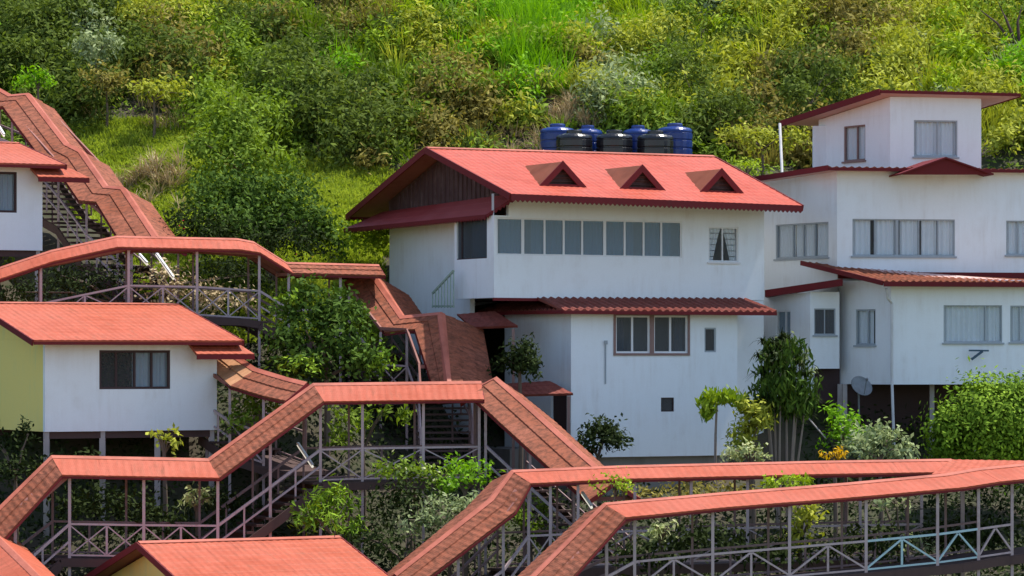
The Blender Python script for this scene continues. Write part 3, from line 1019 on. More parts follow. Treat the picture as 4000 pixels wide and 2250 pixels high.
# ================================================================== COVERED WALKWAYS
def walkway(name, label, pts, w=1.0, h=.5, D=2.5, posts=(), worn=(), rail_from=0, braces='X', stairs=True, tubes=(), wp=.78, rails=True, railcol='rail', tan=(), cat='covered walkway', h_rail=.92, bay_col=None, no_rail=()):
    Rg = [P(*p[:3]) for p in pts]
    wl = [p[3] if len(p) > 3 else w for p in pts]; wr = [p[4] if len(p) > 4 else w for p in pts]
    n = len(Rg)
    ds = [flat(Rg[i + 1] - Rg[i], 0).normalized() for i in range(n - 1)]
    nr = [V3((d.y, -d.x, 0)) for d in ds]
    mt = []
    for i in range(n):
        if i == 0: m = nr[0]
        elif i == n - 1: m = nr[-1]
        else:
            s_ = nr[i - 1] + nr[i]
            m = s_ / max(.55, (1 + nr[i - 1].dot(nr[i])))
        mt.append(m)
    mid = sum((r for r in Rg), V3((0, 0, 0))) / n
    root = thing(name, label, cat, (mid.x, mid.y, mid.z - D))
    off = lambda i, k: Rg[i] + mt[i] * (k * (wr[i] if k > 0 else wl[i]))
    rf = MB(); fa = MB(); rc = MB()
    for i in range(n - 1):
        mi = 1 if i in worn else (2 if i in tan else 0)
        Fi, Fj = off(i, 1) - UP * h, off(i + 1, 1) - UP * h
        Bi, Bj = off(i, -1) - UP * h, off(i + 1, -1) - UP * h
        rf.sheet(Fi, Fj, Rg[i + 1], Rg[i], mi=mi, under=3, thick=.05, amp=.006 if mi else .003, step=.016 if mi else .001, row=.5 if mi else .42)
        rf.sheet(Bj, Bi, Rg[i], Rg[i + 1], mi=mi, under=3, thick=.05, amp=.006 if mi else .003, step=.016 if mi else .001, row=.5 if mi else .42)
        for a, b in ((Fi, Fj), (Bi, Bj)):
            fa.beam(a - UP * .075, b - UP * .075, .03, .05)
        for k in (1, -1):
            q = [Rg[i] + UP * .03, Rg[i + 1] + UP * .03]
            e = []
            for jj in (i, i + 1):
                wv = wr[jj] if k > 0 else wl[jj]
                e.append(Rg[jj] + mt[jj] * (k * .13) - UP * (h * .13 / wv) + UP * .016)
            f = [e[0], e[1], q[1], q[0]] if k > 0 else [e[1], e[0], q[0], q[1]]
            rc.face(f); rc.face([x - UP * .02 for x in reversed(f)])
            rc.face([e[0] - UP * .014, e[1] - UP * .014, e[1], e[0]] if k > 0 else [e[1] - UP * .014, e[0] - UP * .014, e[0], e[1]])
    for i in (0, n - 1):
        for k in (1, -1):
            fa.beam(Rg[i] - UP * .07, off(i, k) - UP * (h + .07), .03, .12)
    ro = rf.build('roof', [M['roof'], M['roof_worn'], M['roof_tan'], M['soffit']], root)
    sub(rc, 'ridge_cap', M['roof_cap'], ro)
    fa.build('fascia', M['trim'], root)
    # deck or stairs
    for i in range(n - 1):
        a, b = Rg[i] - UP * D, Rg[i + 1] - UP * D
        L = flat(b - a, 0).length; sl = (b.z - a.z) / max(L, .01)
        dk = MB()
        hw = wp + .1
        a1, a2, b1, b2 = a + mt[i] * hw, a - mt[i] * hw, b + mt[i + 1] * hw, b - mt[i + 1] * hw
        if abs(sl) > .22 and stairs:
            ns = max(2, round(abs(b.z - a.z) / .18))
            for k in range(ns):
                t0, t1 = k / ns, (k + 1) / ns
                z = max(a.z + (b.z - a.z) * t0, a.z + (b.z - a.z) * t1) - (0 if True else 0)
                q = [a1.lerp(b1, t0), a1.lerp(b1, t1), a2.lerp(b2, t1), a2.lerp(b2, t0)]
                q = [flat(x, z) for x in q]
                dk.box8([x - UP * .06 for x in q], q)
            for s1, s2 in ((a1, b1), (a2, b2)):
                dk.beam(s1 - UP * .15, s2 - UP * .15, .06, .26)
            dk.build('stair_flight', M['deck'], root)
        else:
            q = [a1, b1, b2, a2]
            dk.box8([x - UP * .12 for x in q], q)
            for s1, s2 in ((a1, b1), (a2, b2)):
                dk.beam(s1 - UP * .13, s2 - UP * .13, .06, .2)
            dk.build('deck', M['deck'], root)
    # posts
    Q = [Rg[i] + mt[i] * wp for i in range(n)]
    params = []
    for p in posts:
        if isinstance(p, tuple):
            params.append(p); continue
        for i in range(n - 1):
            x0, x1 = pxy(Q[i])[0], pxy(Q[i + 1])[0]
            if min(x0, x1) <= p <= max(x0, x1) and abs(x1 - x0) > 1:
                lo, hi = 0., 1.
                for _ in range(30):
                    m_ = (lo + hi) / 2
                    xm = pxy(Q[i].lerp(Q[i + 1], m_))[0]
                    if (xm < p) == (x1 > x0): lo = m_
                    else: hi = m_
                params.append((i, lo)); break
    def at(par, side):
        i, t = par
        r = Rg[i].lerp(Rg[i + 1], t); m = mt[i].lerp(mt[i + 1], t)
        return r + m * (wp * side)
    fr = MB()
    for side in (1, -1):
        for par in params:
            p = at(par, side)
            i, t = par
            ws = (wr if side > 0 else wl); wv = ws[i] * (1 - t) + ws[i + 1] * t
            top = p.z - h * wp / wv - .06
            pm = MB(); zg = min(H(p.x, p.y) - .3, p.z - D - .3)
            pm.beam(V3((p.x, p.y, zg)), V3((p.x, p.y, top)), .075 if side > 0 else .06)
            pm.build('post', M[railcol if side > 0 else 'rail_shaded'], root)
        for a, b in zip(params, params[1:]):
            p, q = at(a, side), at(b, side)
            ws = wr if side > 0 else wl
            dz = -h * wp / (w) - .1
            fr.beam(p + UP * dz, q + UP * dz, .06, .1)
    for par in params:
        a, b = at(par, 1), at(par, -1)
        fr.beam(a - UP * (h * .8 + .16), b - UP * (h * .8 + .16), .06, .1)
    fr.build('roof_frame', M['soffit'], root)
    if rails:
        for side in (1, -1):
            for bi, (pa, pb) in enumerate(zip(params, params[1:])):
                if (bi, side) in no_rail or bi in no_rail:
                    continue
                p, q = at(pa, side) - UP * D, at(pb, side) - UP * D
                L = flat(q - p, 0).length; sl = abs(q.z - p.z) / max(L, .05)
                rm = MB()
                if sl > .25:
                    rm.beam(p + UP * h_rail, q + UP * h_rail, .05, .07)
                    rm.beam(p + UP * h_rail * .5, q + UP * h_rail * .5, .04, .05)
                    nb = max(1, round(L / .8))
                    for k in range(1, nb):
                        s_ = p.lerp(q, k / nb); rm.beam(s_ + UP * .0, s_ + UP * (h_rail - .03), .05)
                else:
                    mdp = p.lerp(q, .5)
                    rm.beam(p + UP * h_rail, q + UP * h_rail, .05, .055); rm.beam(p + UP * .08, q + UP * .08, .04, .045)
                    short = L < 1.75
                    if not short:
                        rm.beam(mdp + UP * .11, mdp + UP * (h_rail - .04), .055)
                    for c, e in ((((p, q),) if short and braces == 'X' else ((p, mdp), (mdp, q))) if side > 0 else ()):
                        c2, e2 = c.lerp(e, .03), c.lerp(e, .97)
                        if braces == 'X':
                            rm.beam(c2 + UP * .1, e2 + UP * (h_rail - .05), .034); rm.beam(c2 + UP * (h_rail - .05), e2 + UP * .1, .034)
                        elif braces == 'V':
                            if c is p: rm.beam(c2 + UP * .12, e2 + UP * (h_rail - .05), .045)
                            else: rm.beam(c2 + UP * (h_rail - .05), e2 + UP * .12, .045)
                mm = M[bay_col[bi]] if bay_col and bi in bay_col and side > 0 else M[railcol if side > 0 else 'rail_shaded']
                ro_ = rm.build('railing', mm, root)
                if mm is M['railw']:
                    ro_['label'] = 'pale blue railing'
    return root, Rg, at


def tube_lamp(p, q, label):
    t = thing('tube_lamp', label, 'lamp', (p + q) / 2, 'tube lamps under the walkway roofs')
    a = MB(); a.tube([p, q], .035, 8); a.build('lamp_tube', M['tube'], t, True)
    b = MB(); b.beam(p + UP * .06, q + UP * .06, .07, .05); b.build('lamp_housing', M['frame_w'], t)


# highest stairway, upper left
walkway('covered_stairway', 'highest weathered red roofed stairway coming down the hill past the upper left lodge',
        [(-190, 240, 116.0), (44, 372, 113.2), (112, 366, 112.6), (262, 560, 109.9), (318, 588, 109.3), (416, 728, 107.2), (484, 734, 106.6), (612, 925, 104.0)],
        w=1.0, h=.48, D=2.5, worn=range(9), posts=[(0, .5), (2, .1), (3, .9), (5, .1), (6, .5), (6, .95)], cat='covered stairway')
# arched walkway below it
walkway('covered_walkway', 'arching salmon roofed walkway above the lodge with the yellow side wall',
        [(-160, 1105, 100.4), (0, 1046, 100.6), (200, 980, 100.9), (455, 924, 101.2), (925, 934, 101.8), (990, 946, 101.9), (1118, 1027, 102.3), (1480, 1036, 103.0)],
        w=.95, h=.34, D=2.42, worn=(6,), posts=[-60, 160, 503, 770, 1013, 1128, 1330], braces='X')
# stairs beside the main house
walkway('covered_stairway', 'dark red roofed stairway folding down past the shaded flank of the white house with dormers',
        [(1420, 1040, 103.6, .9, .7), (1475, 1090, 103.0, 1.1, .72), (1574, 1236, 101.2, 1.3, .72), (1724, 1222, 100.8, 1.35, .85), (1748, 1500, 98.6, 1.45, .3)],
        w=1.0, h=.5, D=2.5, worn=range(5), posts=[(0, .5), (1, .9), (2, .7), (3, .5), (3, .98)], cat='covered stairway', rails=True)
# link roof from the middle lodge
walkway('covered_stairway', 'short faded tan stair roof at the right corner of the yellow sided lodge',
        [(885, 1360, 97.5, .7, .6), (1000, 1440, 95.8, .9, .85), (1125, 1478, 94.8, .8, .9), (1200, 1496, 94.2, .6, .8)],
        w=.85, h=.5, D=2.5, worn=(1, 2), tan=(0,), posts=[(0, .15), (0, .9), (1, .9)], cat='covered stairway')
# zigzag walkway through the middle
walkway('covered_walkway', 'zigzag red roofed walkway with crossed pale railings just below the yellow sided lodge',
        [(-90, 2065, 89.0), (200, 1782, 90.4), (812, 1794, 91.2), (1222, 1500, 93.2), (1880, 1492, 93.6)],
        w=1.0, h=.47, D=2.72, worn=(0, 2), posts=[60, 272, 562, 851, 1056, 1252, 1416, 1654, 1872], braces='X')
walkway('covered_stairway', 'steep weathered roofed stairs from the zigzag walkway down to the long level roof',
        [(1890, 1500, 93.9, .95, 1.0), (1940, 1474, 93.6, 1.0, 1.0), (2060, 1578, 92.6), (2250, 1750, 91.0), (2400, 1880, 89.9)],
        w=1.0, h=.5, D=2.6, worn=range(5), posts=[(1, .3), (2, .5), (3, .5), (3, .9)], cat='covered stairway')
# long upper run on the right
walkway('covered_walkway', 'rear one of the two long salmon roofed walkways at lower right',
        [(1540, 2245, 85.6), (1915, 1950, 87.3), (1998, 1840, 88.0), (2430, 1822, 88.4), (3200, 1804, 89.3), (3716, 1796, 89.8)],
        w=.95, h=.29, D=2.6, worn=(0, 1), posts=[1790, 1966, 2065, 2150, 2258, 2480, 2700, 2920, 3140, 3360, 3600], braces='X', railcol='rail')
# front run
walkway('covered_walkway', 'front one of the two long salmon roofed walkways at lower right, pale blue railing',
        [(1990, 2340, 81.6, 1, 1.15), (2360, 1968, 83.6, 1, 1.1), (2800, 1929, 84.3), (3300, 1890, 85.2), (3690, 1854, 86.1), (3820, 1832, 86.6, 1.1, 1.0), (4150, 1800, 87.7, 1.1, 1)],
        w=.95, h=.29, D=2.25, worn=(0,), posts=[2220, 2370, 2479, 2784, 3084, 3383, 3662, 3822, 3953], braces='V', h_rail=.8, bay_col={5: 'railw', 6: 'railw'})
# junction roof at far right
jr = thing('junction_roof', 'flat salmon roof piece where the two long walkways meet at the right edge', 'roof', P(3850, 2000, 90.5))
jm = MB()
jm.sheet(P(3640, 1852, 87.3), P(4150, 1836, 88.1), P(4100, 1800, 90.5), P(3715, 1794, 90.0), thick=.05)
jm.build('roof_sheet', M['roof'], jr)
for px in (3760, 4040):
    p = P(px, 1830, 88.7); pm = MB(); pm.beam(V3((p.x, p.y, H(p.x, p.y) - .3)), p - UP * .02, .1); pm.build('post', M['rail'], jr)
# bottom left stairs
walkway('covered_stairway', 'weathered roofed stairs at the bottom left corner leading out of the picture',
        [(-130, 1990, 89.6), (-20, 2085, 88.2), (135, 2236, 86.0), (330, 2420, 83.4)],
        w=1.0, h=.5, D=2.5, worn=(0,), posts=[(0, .6), (1, .9), (2, .8)], cat='covered stairway')

tube_lamp(P(545, 1000, 102.9), P(575, 1034, 102.6), 'short bright tube lamp under the arched walkway roof, left of the longer one')
tube_lamp(P(610, 994, 103.2), P(678, 1090, 102.4), 'long bright tube lamp slanting below the crest of the arched walkway roof')
tube_lamp(P(2274, 1930, 88.2), P(2312, 1985, 87.9), 'white tube lamp under the rear long roof near its left end')
tube_lamp(P(1163, 1738, 93.0), P(1222, 1825, 92.6), 'slanting tube lamp behind the stairs of the zigzag walkway')
tube_lamp(P(-4, 500, 111.2), P(16, 532, 110.9), 'tube lamp at the left edge under the highest stairway roof')


# ================================================================== WATER TANKS
def tank(px, py_top, Y, r, mat, label):
    X = (px - CX) / F * Y
    zt = zat(py_top, Y); zg = zt - 1.75
    t = thing('water_tank', label, 'water tank', (X, Y, zg), 'water tanks behind the ridge')
    b = MB()
    prof = [(r * .98, 0)]
    z = 0.02; hb = 1.42
    nr = 5
    for k in range(nr):
        z0 = hb * k / nr; z1 = hb * (k + 1) / nr
        prof += [(r, z0 + .03), (r, z1 - .05), (r * .965, z1 - .03), (r * .965, z1 - .005)]
    prof += [(r, hb + .01), (r * .985, hb + .07), (r * .9, hb + .13), (r * .6, hb + .18), (r * .42, hb + .19)]
    b.lathe((X, Y, zg), prof, 28); b.build('tank_body', M[mat], t, False)
    c = MB(); c.lathe((X, Y, zg), [(r * .44, hb + .18), (r * .44, hb + .27), (r * .40, hb + .31), (r * .1, hb + .325)], 20); c.build('lid', M[mat], t)
    pp = MB(); pp.tube([(X + r * .3, Y - r * .97, zg + .1), (X + r * .3, Y - r * .97 - .06, zg + .15), (X + r * .3, Y - r * .97 - .06, zg - .2)], .025, 6); pp.build('outlet_pipe', M['pipe'], t)
    s = MB(); s.obox((X - r - .1, Y - r - .1, 0), (1, 0), 0, 2 * r + .2, 0, 2 * r + .2, min(H(X, Y), H(X - r, Y + r), zg) - .6, zg - .004); s.build('tank_base', M['concrete'], t)


for i, (px, pt, Y, r, m_, lab) in enumerate([
        (2178, 482, 117.4, .62, 'tank_blue', 'blue water tank at the left end of the row behind the house ridge'),
        (2296, 488, 117.6, .52, 'tank_blue', 'blue water tank half hidden between the first two black tanks'),
        (2492, 488, 117.6, .54, 'tank_blue', 'blue water tank between the second and third black tanks'),
        (2636, 480, 117.4, .62, 'tank_blue', 'blue water tank at the right end of the row behind the house ridge'),
        (2243, 506, 116.2, .64, 'tank_black', 'black water tank in front of the leftmost blue tank'),
        (2400, 506, 116.2, .64, 'tank_black', 'middle of the three black water tanks'),
        (2560, 508, 116.2, .64, 'tank_black', 'black water tank beside the rightmost blue tank')]):
    tank(px, pt, Y, r, m_, lab)


# ================================================================== VEGETATION
def leaf_mesh(name, C, Nn, L, Wd, tone, mat, parent=None, drop=.25, T=None):
    """C centres (n,3), Nn normals, L lengths, Wd widths, tone 0..1"""
    n = len(C)
    rnd = RNG.normal(size=(n, 3))
    Nn = Nn / np.linalg.norm(Nn, axis=1, keepdims=True)
    if T is None:
        T = rnd - (rnd * Nn).sum(1, keepdims=True) * Nn
        T[:, 2] -= drop
    T = T / np.maximum(np.linalg.norm(T, axis=1, keepdims=True), 1e-6)
    S = np.cross(Nn, T); S /= np.maximum(np.linalg.norm(S, axis=1, keepdims=True), 1e-6)
    L = L[:, None]; Wd = Wd[:, None]
    V = np.empty((n, 4, 3))
    V[:, 0] = C - T * L * .5
    V[:, 1] = C + S * Wd * .5 - T * L * .05
    V[:, 2] = C + T * L * .5 - Nn * L * .12
    V[:, 3] = C - S * Wd * .5 - T * L * .05
    return quads_obj(name, V.reshape(-1, 3), np.arange(n * 4).reshape(-1, 4), np.repeat(tone, 4), mat, parent)


def quads_obj(name, V, Q, tone, mat, parent=None):
    off = np.array(parent.location) if parent is not None else np.zeros(3)
    me = bpy.data.meshes.new(name)
    me.vertices.add(len(V)); me.vertices.foreach_set('co', (V - off).astype(np.float32).ravel())
    me.loops.add(Q.size); me.loops.foreach_set('vertex_index', Q.ravel().astype(np.int32))
    me.polygons.add(len(Q)); me.polygons.foreach_set('loop_start', np.arange(0, Q.size, 4, dtype=np.int32))
    try:
        me.polygons.foreach_set('loop_total', np.full(len(Q), 4, dtype=np.int32))
    except Exception:
        pass
    a = me.attributes.new('tone', 'FLOAT', 'POINT'); a.data.foreach_set('value', np.clip(tone, 0, 1).astype(np.float32))
    me.materials.append(mat); me.update(calc_edges=True); me.validate()
    o = bpy.data.objects.new(name, me); COL.objects.link(o)
    if parent is not None:
        o.parent = parent
    return o


def crown_pts(blobs, dens=60, size=.16, low=-.45, core=.25, nw=(.55, .45, .45)):
    """leaf positions over a set of ellipsoids (cx,cy,cz,rx,ry,rz)"""
    Cs, Ns, Ts = [], [], []
    for (cx, cy, cz, rx, ry, rz) in blobs:
        area = 4 * math.pi * ((rx * ry + rx * rz + ry * rz) / 3)
        ncl = max(6, int(area * 4.5))
        d = RNG.normal(size=(ncl, 3)); d /= np.linalg.norm(d, axis=1, keepdims=True)
        d[:, 2] = np.where(d[:, 2] < low, -d[:, 2] * .6, d[:, 2])
        d /= np.linalg.norm(d, axis=1, keepdims=True)
        rf = RNG.uniform(.62, 1.1, ncl) * (1 + .18 * np.sin(d[:, 0] * 5 + cx) * np.cos(d[:, 2] * 4 + cz))
        m = max(3, int(area * dens / ncl))
        ct = RNG.uniform(0, 1, ncl)
        cr = .17 * (rx * ry * rz) ** (1 / 3) + .05
        dd = np.repeat(d, m, 0); rr = np.repeat(rf, m)
        p = dd * rr[:, None] * np.array([rx, ry, rz]) + RNG.normal(size=(ncl * m, 3)) * cr
        inner = RNG.uniform(size=len(p)) < core
        p[inner] *= RNG.uniform(.5, .9, inner.sum())[:, None]
        Cs.append(p + np.array([cx, cy, cz]))
        Ns.append(dd * nw[0] + RNG.normal(size=dd.shape) * nw[1] + np.array([0, 0, nw[2]]))
        Ts.append(np.repeat(ct, m) * .6 + RNG.uniform(0, .45, len(p)))
    return np.concatenate(Cs), np.concatenate(Ns), np.concatenate(Ts)


def blades(C, hgts, lean, width, n_per, spread, tone_c=None, segs=4, droop=.8):
    """grass fountains: C (n,3) bases -> curved strips"""
    n = len(C)
    B = np.repeat(C, n_per, 0); k = len(B)
    Hh = np.repeat(hgts, n_per) * RNG.uniform(.55, 1.1, k)
    an = RNG.uniform(0, 2 * np.pi, k); le = RNG.uniform(.1, 1, k) * lean
    sp = RNG.uniform(0, 1, k) ** .5 * spread
    B = B + np.stack([np.cos(an) * sp, np.sin(an) * sp, np.zeros(k)], 1)
    dirh = np.stack([np.cos(an), np.sin(an), np.zeros(k)], 1)
    side = np.stack([-np.sin(an), np.cos(an), np.zeros(k)], 1)
    rt = RNG.uniform(-1, 1, k)[:, None]
    side = side * (1 - np.abs(rt) * .4) + dirh * rt * .6
    V = []
    for s in range(segs + 1):
        t = s / segs
        out = le * Hh * t ** 1.6; up = Hh * (t - droop * le * t ** 2.4 * .55)
        c = B + dirh * out[:, None]; c[:, 2] += up
        wv = width * (1 - t ** 1.5) * .5 + .004
        V.append(np.stack([c - side * wv, c + side * wv], 1))
    V = np.stack(V, 1)               # k, segs+1, 2, 3
    idx = np.arange(k * (segs + 1) * 2).reshape(k, segs + 1, 2)
    Q = np.stack([idx[:, :-1, 0], idx[:, :-1, 1], idx[:, 1:, 1], idx[:, 1:, 0]], -1).reshape(-1, 4)
    tc = np.repeat(tone_c if tone_c is not None else RNG.uniform(0, 1, n), n_per) * .6 + RNG.uniform(0, .4, k)
    tone = np.repeat(tc, (segs + 1) * 2)
    return V.reshape(-1, 3), Q, tone


def blob_px(px, py, Y, rx, rz, ry=None):
    c = P(px, py, Y); s = Y / F
    return (c.x, c.y, c.z, rx * s, (ry if ry else (rx + rz) / 2) * s, rz * s)


def plant(name, label, cat, blobs, kind, dens=70, size=.16, trunk=True, limbs=5, group=None, aspect=.5, low=-.45, mat2=None, trunk_r=.07, stems=1, nw=(.55, .45, .45)):
    bl = [blob_px(*b) for b in blobs]
    mx = sum(b[0] for b in bl) / len(bl); my = sum(b[1] for b in bl) / len(bl)
    zg = H(mx, my)
    t = thing(name, label, cat, (mx, my, zg), group)
    C, Nn, tn = crown_pts(bl, dens, size, low, .25, nw)
    k = len(C)
    leaf_mesh('foliage', C, Nn, RNG.uniform(.7, 1.3, k) * size, RNG.uniform(.7, 1.2, k) * size * aspect, tn, LM[kind], t)
    if mat2:
        sel = (RNG.uniform(size=k) < .12) & (Nn[:, 2] > .2)
        C2 = C[sel] + np.array([0, -.05, .08])
        leaf_mesh('bloom', C2, Nn[sel], np.full(sel.sum(), size * .7), np.full(sel.sum(), size * .5), RNG.uniform(0, 1, sel.sum()), LM[mat2], t)
    if trunk:
        tm = MB()
        zt = min(b[2] for b in bl)
        for s_ in range(stems):
            ox = (s_ - (stems - 1) / 2) * .25
            b0 = V3((mx + ox * .6, my, zg - .3)); b1 = V3((mx + ox, my + .05, max(zg + .2, zt - .1)))
            tm.tube([b0, b0.lerp(b1, .5) + V3((.04, 0, 0)), b1], [trunk_r * 1.3, trunk_r, trunk_r * .75], 7)
            for i in range(limbs):
                b = bl[i % len(bl)]
                an = i * 2.4 + s_
                e = V3((b[0] + math.cos(an) * b[3] * .6, b[1] + math.sin(an) * b[4] * .6, b[2] + b[5] * (.1 + .5 * ((i * 37) % 10) / 10)))
                m_ = b1.lerp(e, .5) + V3((0, 0, .12))
                tm.tube([b1 - UP * .1, m_, e], [trunk_r * .6, trunk_r * .4, trunk_r * .18], 5)
        tm.build('trunk', M['bark'], t)
    return t


def grass_clump(label, px, py_base, Y, n, hgt_, kind, lean=.7, spread=.35, width=.045, name='grass_clump', cat='grass clump'):
    X = (px - CX) / F * Y
    z = H(X, Y)
    t = thing(name, label, cat, (X, Y, z))
    m = max(1, n // 30)
    C = np.stack([X + RNG.normal(size=m) * spread, Y + RNG.normal(size=m) * spread, np.full(m, 0.)], 1)
    C[:, 2] = hgt(C[:, 0], C[:, 1]) - .05
    V, Q, tone = blades(C, np.full(m, hgt_), lean, width, 30, .12)
    quads_obj('blades', V, Q, tone, LM[kind], t)
    return t


# ---- the garden between the houses
plant('leafy_tree', 'large dense dark green tree behind the arched walkway roof', 'tree',
      [(870, 790, 108.5, 170, 130, 150), (1060, 800, 108.6, 170, 130, 150), (1150, 900, 107.6, 150, 110, 120), (930, 900, 107.2, 220, 120, 150), (1250, 930, 107.0, 80, 90, 80)], 'deep', 95, .2, trunk_r=.16, limbs=9)
plant('leafy_tree', 'light green bushy tree crown rising above the large dark tree behind the arched walkway', 'tree',
      [(890, 480, 112.0, 100, 90, 90), (960, 560, 111.6, 110, 90, 100), (800, 590, 111.2, 100, 80, 90), (920, 650, 111.0, 150, 80, 110), (1090, 650, 111.5, 90, 50, 70)], 'green', 80, .21, trunk_r=.1, limbs=6)
plant('shrub', 'dark rounded shrub low behind the crest of the arched walkway roof', 'shrub',
      [(760, 900, 106, 130, 90), (1150, 960, 106, 170, 70), (930, 950, 105.8, 140, 60)], 'dark', 80, .15, trunk=False)
plant('leafy_tree', 'broad leaved green tree between the arched walkway and the zigzag walkway', 'tree',
      [(1190, 1215, 98.6, 120, 95, 90), (1320, 1250, 98.4, 110, 100, 90), (1250, 1350, 98.0, 190, 110, 110), (1420, 1430, 97.6, 110, 80, 80), (1190, 1450, 97.4, 110, 70, 80)], 'deep', 110, .2, trunk_r=.1, limbs=8, aspect=.55)
plant('shrub', 'leafy sprigs at the foot of the tree above the zigzag walkway', 'shrub',
      [(1180, 1440, 96.8, 90, 40), (1500, 1420, 96.9, 50, 60), (1120, 1170, 98.3, 50, 40)], 'hedge', 60, .17, trunk=False)
plant('shrub', 'yellow green spiky bush in front of the zigzag walkway stairs, above the bottom roof', 'shrub',
      [(1300, 1965, 90.2, 95, 75), (1240, 2040, 89.8, 100, 60), (1370, 2070, 89.6, 60, 60)], 'hedge', 80, .26, aspect=.24)
plant('flowering_shrub', 'bush with cream flowers in front of the zigzag walkway railing', 'shrub',
      [(1550, 1840, 91.4, 85, 55), (1650, 1880, 91.2, 90, 60)], 'green', 80, .17, mat2='cream')
plant('shrub', 'bright green rounded bush beside the cream flowered bush', 'shrub',
      [(1840, 1850, 91.2, 95, 65), (1790, 1900, 91.0, 80, 50)], 'bright', 95, .15)
plant('shrub', 'silvery pale leaved bush beside the stair roof of the rear long walkway', 'shrub',
      [(1760, 2000, 89.6, 120, 55), (1650, 2060, 89.3, 90, 60), (1850, 1970, 89.6, 60, 40)], 'silver', 75, .2, aspect=.4)
plant('shrub', 'dark overgrown shrub in the hollow between the bottom lodge and the silvery bush', 'shrub',
      [(1560, 2000, 90.6, 130, 110), (1480, 2150, 89.4, 120, 110), (1700, 2180, 88.6, 110, 60)], 'dark', 70, .16)
plant('shrub', 'dark shrub against the lower left corner of the tall white annex wall', 'shrub',
      [(2330, 1710, 98.4, 80, 70), (2400, 1740, 98.2, 55, 55), (2280, 1760, 98.2, 50, 45)], 'dark', 190, .16)
plant('shrub', 'dark shrub growing on the roofed stairs beside the shaded house flank', 'shrub',
      [(2030, 1400, 99.4, 60, 75), (2075, 1440, 99.2, 55, 55), (1985, 1430, 99.6, 45, 55)], 'dark', 190, .16)
plant('croton_shrub', 'tall yellow green leafy shrub at the right corner of the annex wall', 'shrub',
      [(2940, 1620, 97.6, 65, 60), (2900, 1700, 97.5, 55, 60), (2960, 1680, 97.5, 45, 70), (2910, 1770, 97.3, 55, 50)], 'yellow', 120, .2, aspect=.45, trunk_r=.05)
plant('shrub', 'cream and green variegated plant at the foot of the annex corner', 'plant',
      [(2900, 1775, 96.6, 75, 35), (2980, 1790, 96.6, 40, 22)], 'cream', 90, .17)
plant('shrub', 'fresh green upright bush under the large stepped house', 'shrub',
      [(3290, 1640, 97.4, 70, 55), (3310, 1710, 97.2, 80, 60)], 'bright', 100, .16)
plant('shrub', 'pale green mottled bush to the right of the fresh green upright bush', 'shrub',
      [(3440, 1720, 96.4, 110, 60), (3350, 1770, 96.0, 110, 35), (3520, 1770, 96.2, 70, 35)], 'silver', 95, .19)
plant('shrub', 'small orange yellow plant on the edge of the rear long roof', 'plant',
      [(3250, 1785, 94.0, 50, 18), (3270, 1775, 94.0, 30, 20)], 'orange', 110, .14)
plant('hedge_bush', 'big round clipped bush with bright top beside the large stepped house', 'bush',
      [(3850, 1680, 99.0, 210, 190, 150), (3990, 1670, 99.2, 160, 175, 150), (3710, 1720, 98.8, 95, 115, 110)], 'hedge', 330, .16, low=-.8, trunk=False, nw=(.95, .22, .2))
plant('topiary_bush', 'little round yellow green topiary between the two long roofs', 'bush',
      [(2400, 1912, 86.2, 58, 46)], 'lime', 150, .11, low=-.3, trunk_r=.03, limbs=3)
plant('shrub', 'flat topped yellow green plant between the two long roofs', 'plant',
      [(3075, 1886, 87.2, 95, 20), (3020, 1893, 87.2, 50, 16)], 'lime', 110, .17, trunk_r=.03)
plant('shrub', 'pale leaved plant seen through the middle of the front long walkway', 'plant',
      [(2600, 2080, 85.9, 60, 45), (2560, 2070, 85.9, 40, 30)], 'cream', 60, .2)
plant('shrub', 'yellow leaved plant seen through the front long walkway by its third tall post', 'plant',
      [(3140, 2040, 87.0, 60, 90), (3110, 2100, 87.0, 60, 50)], 'yellow', 80, .2)
plant('shrub', 'silvery plant behind the pale blue railing', 'plant',
      [(3550, 2150, 87.6, 90, 50), (3480, 1970, 87.9, 70, 30)], 'silver', 50, .17)
plant('shrub', 'green bush in the gap between the rear long roof and its stairs', 'shrub',
      [(2080, 1990, 91.6, 60, 60), (2020, 2050, 90.2, 70, 50), (2110, 2080, 89.8, 40, 40)], 'green', 80, .17)
plant('shrub', 'dry green scrub on the bank under the rear long roof', 'shrub',
      [(2700, 1930, 92.6, 160, 45), (2950, 1940, 92.8, 120, 40), (2500, 1960, 92.4, 110, 50)], 'olive', 60, .17)
plant('shrub', 'cream leaved plant behind the left railing of the zigzag walkway', 'plant',
      [(785, 1945, 92.2, 70, 36), (750, 1975, 92.2, 45, 28)], 'cream', 45, .22)
plant('shrub', 'leafy plant hanging under the floor of the yellow sided lodge', 'plant',
      [(670, 1745, 94.2, 40, 55), (610, 1700, 94.0, 30, 20)], 'yellow', 55, .2)
plant('shrub', 'green bush at the right corner of the yellow sided lodge', 'shrub',
      [(1000, 1600, 95.4, 85, 60), (950, 1660, 95.2, 60, 60), (1040, 1545, 95.6, 45, 40)], 'green', 75, .18)
plant('shrub', 'leafy plant behind the upper railing of the zigzag walkway', 'shrub',
      [(1380, 1650, 95.6, 80, 70), (1540, 1620, 95.4, 70, 40), (1330, 1740, 95.4, 50, 70)], 'green', 55, .2)
plant('shrub', 'dry tan leaved shrub behind the railing of the arched walkway', 'shrub',
      [(700, 1150, 103.4, 150, 80), (880, 1180, 103.6, 140, 60), (640, 1080, 104.0, 100, 50)], 'dry', 40, .17, trunk=False)
plant('shrub', 'dark green shrub behind the posts of the arched walkway', 'shrub',
      [(900, 1080, 105.0, 160, 90), (350, 1120, 104.0, 190, 90), (100, 1160, 103.5, 110, 60)], 'dark', 70, .16)
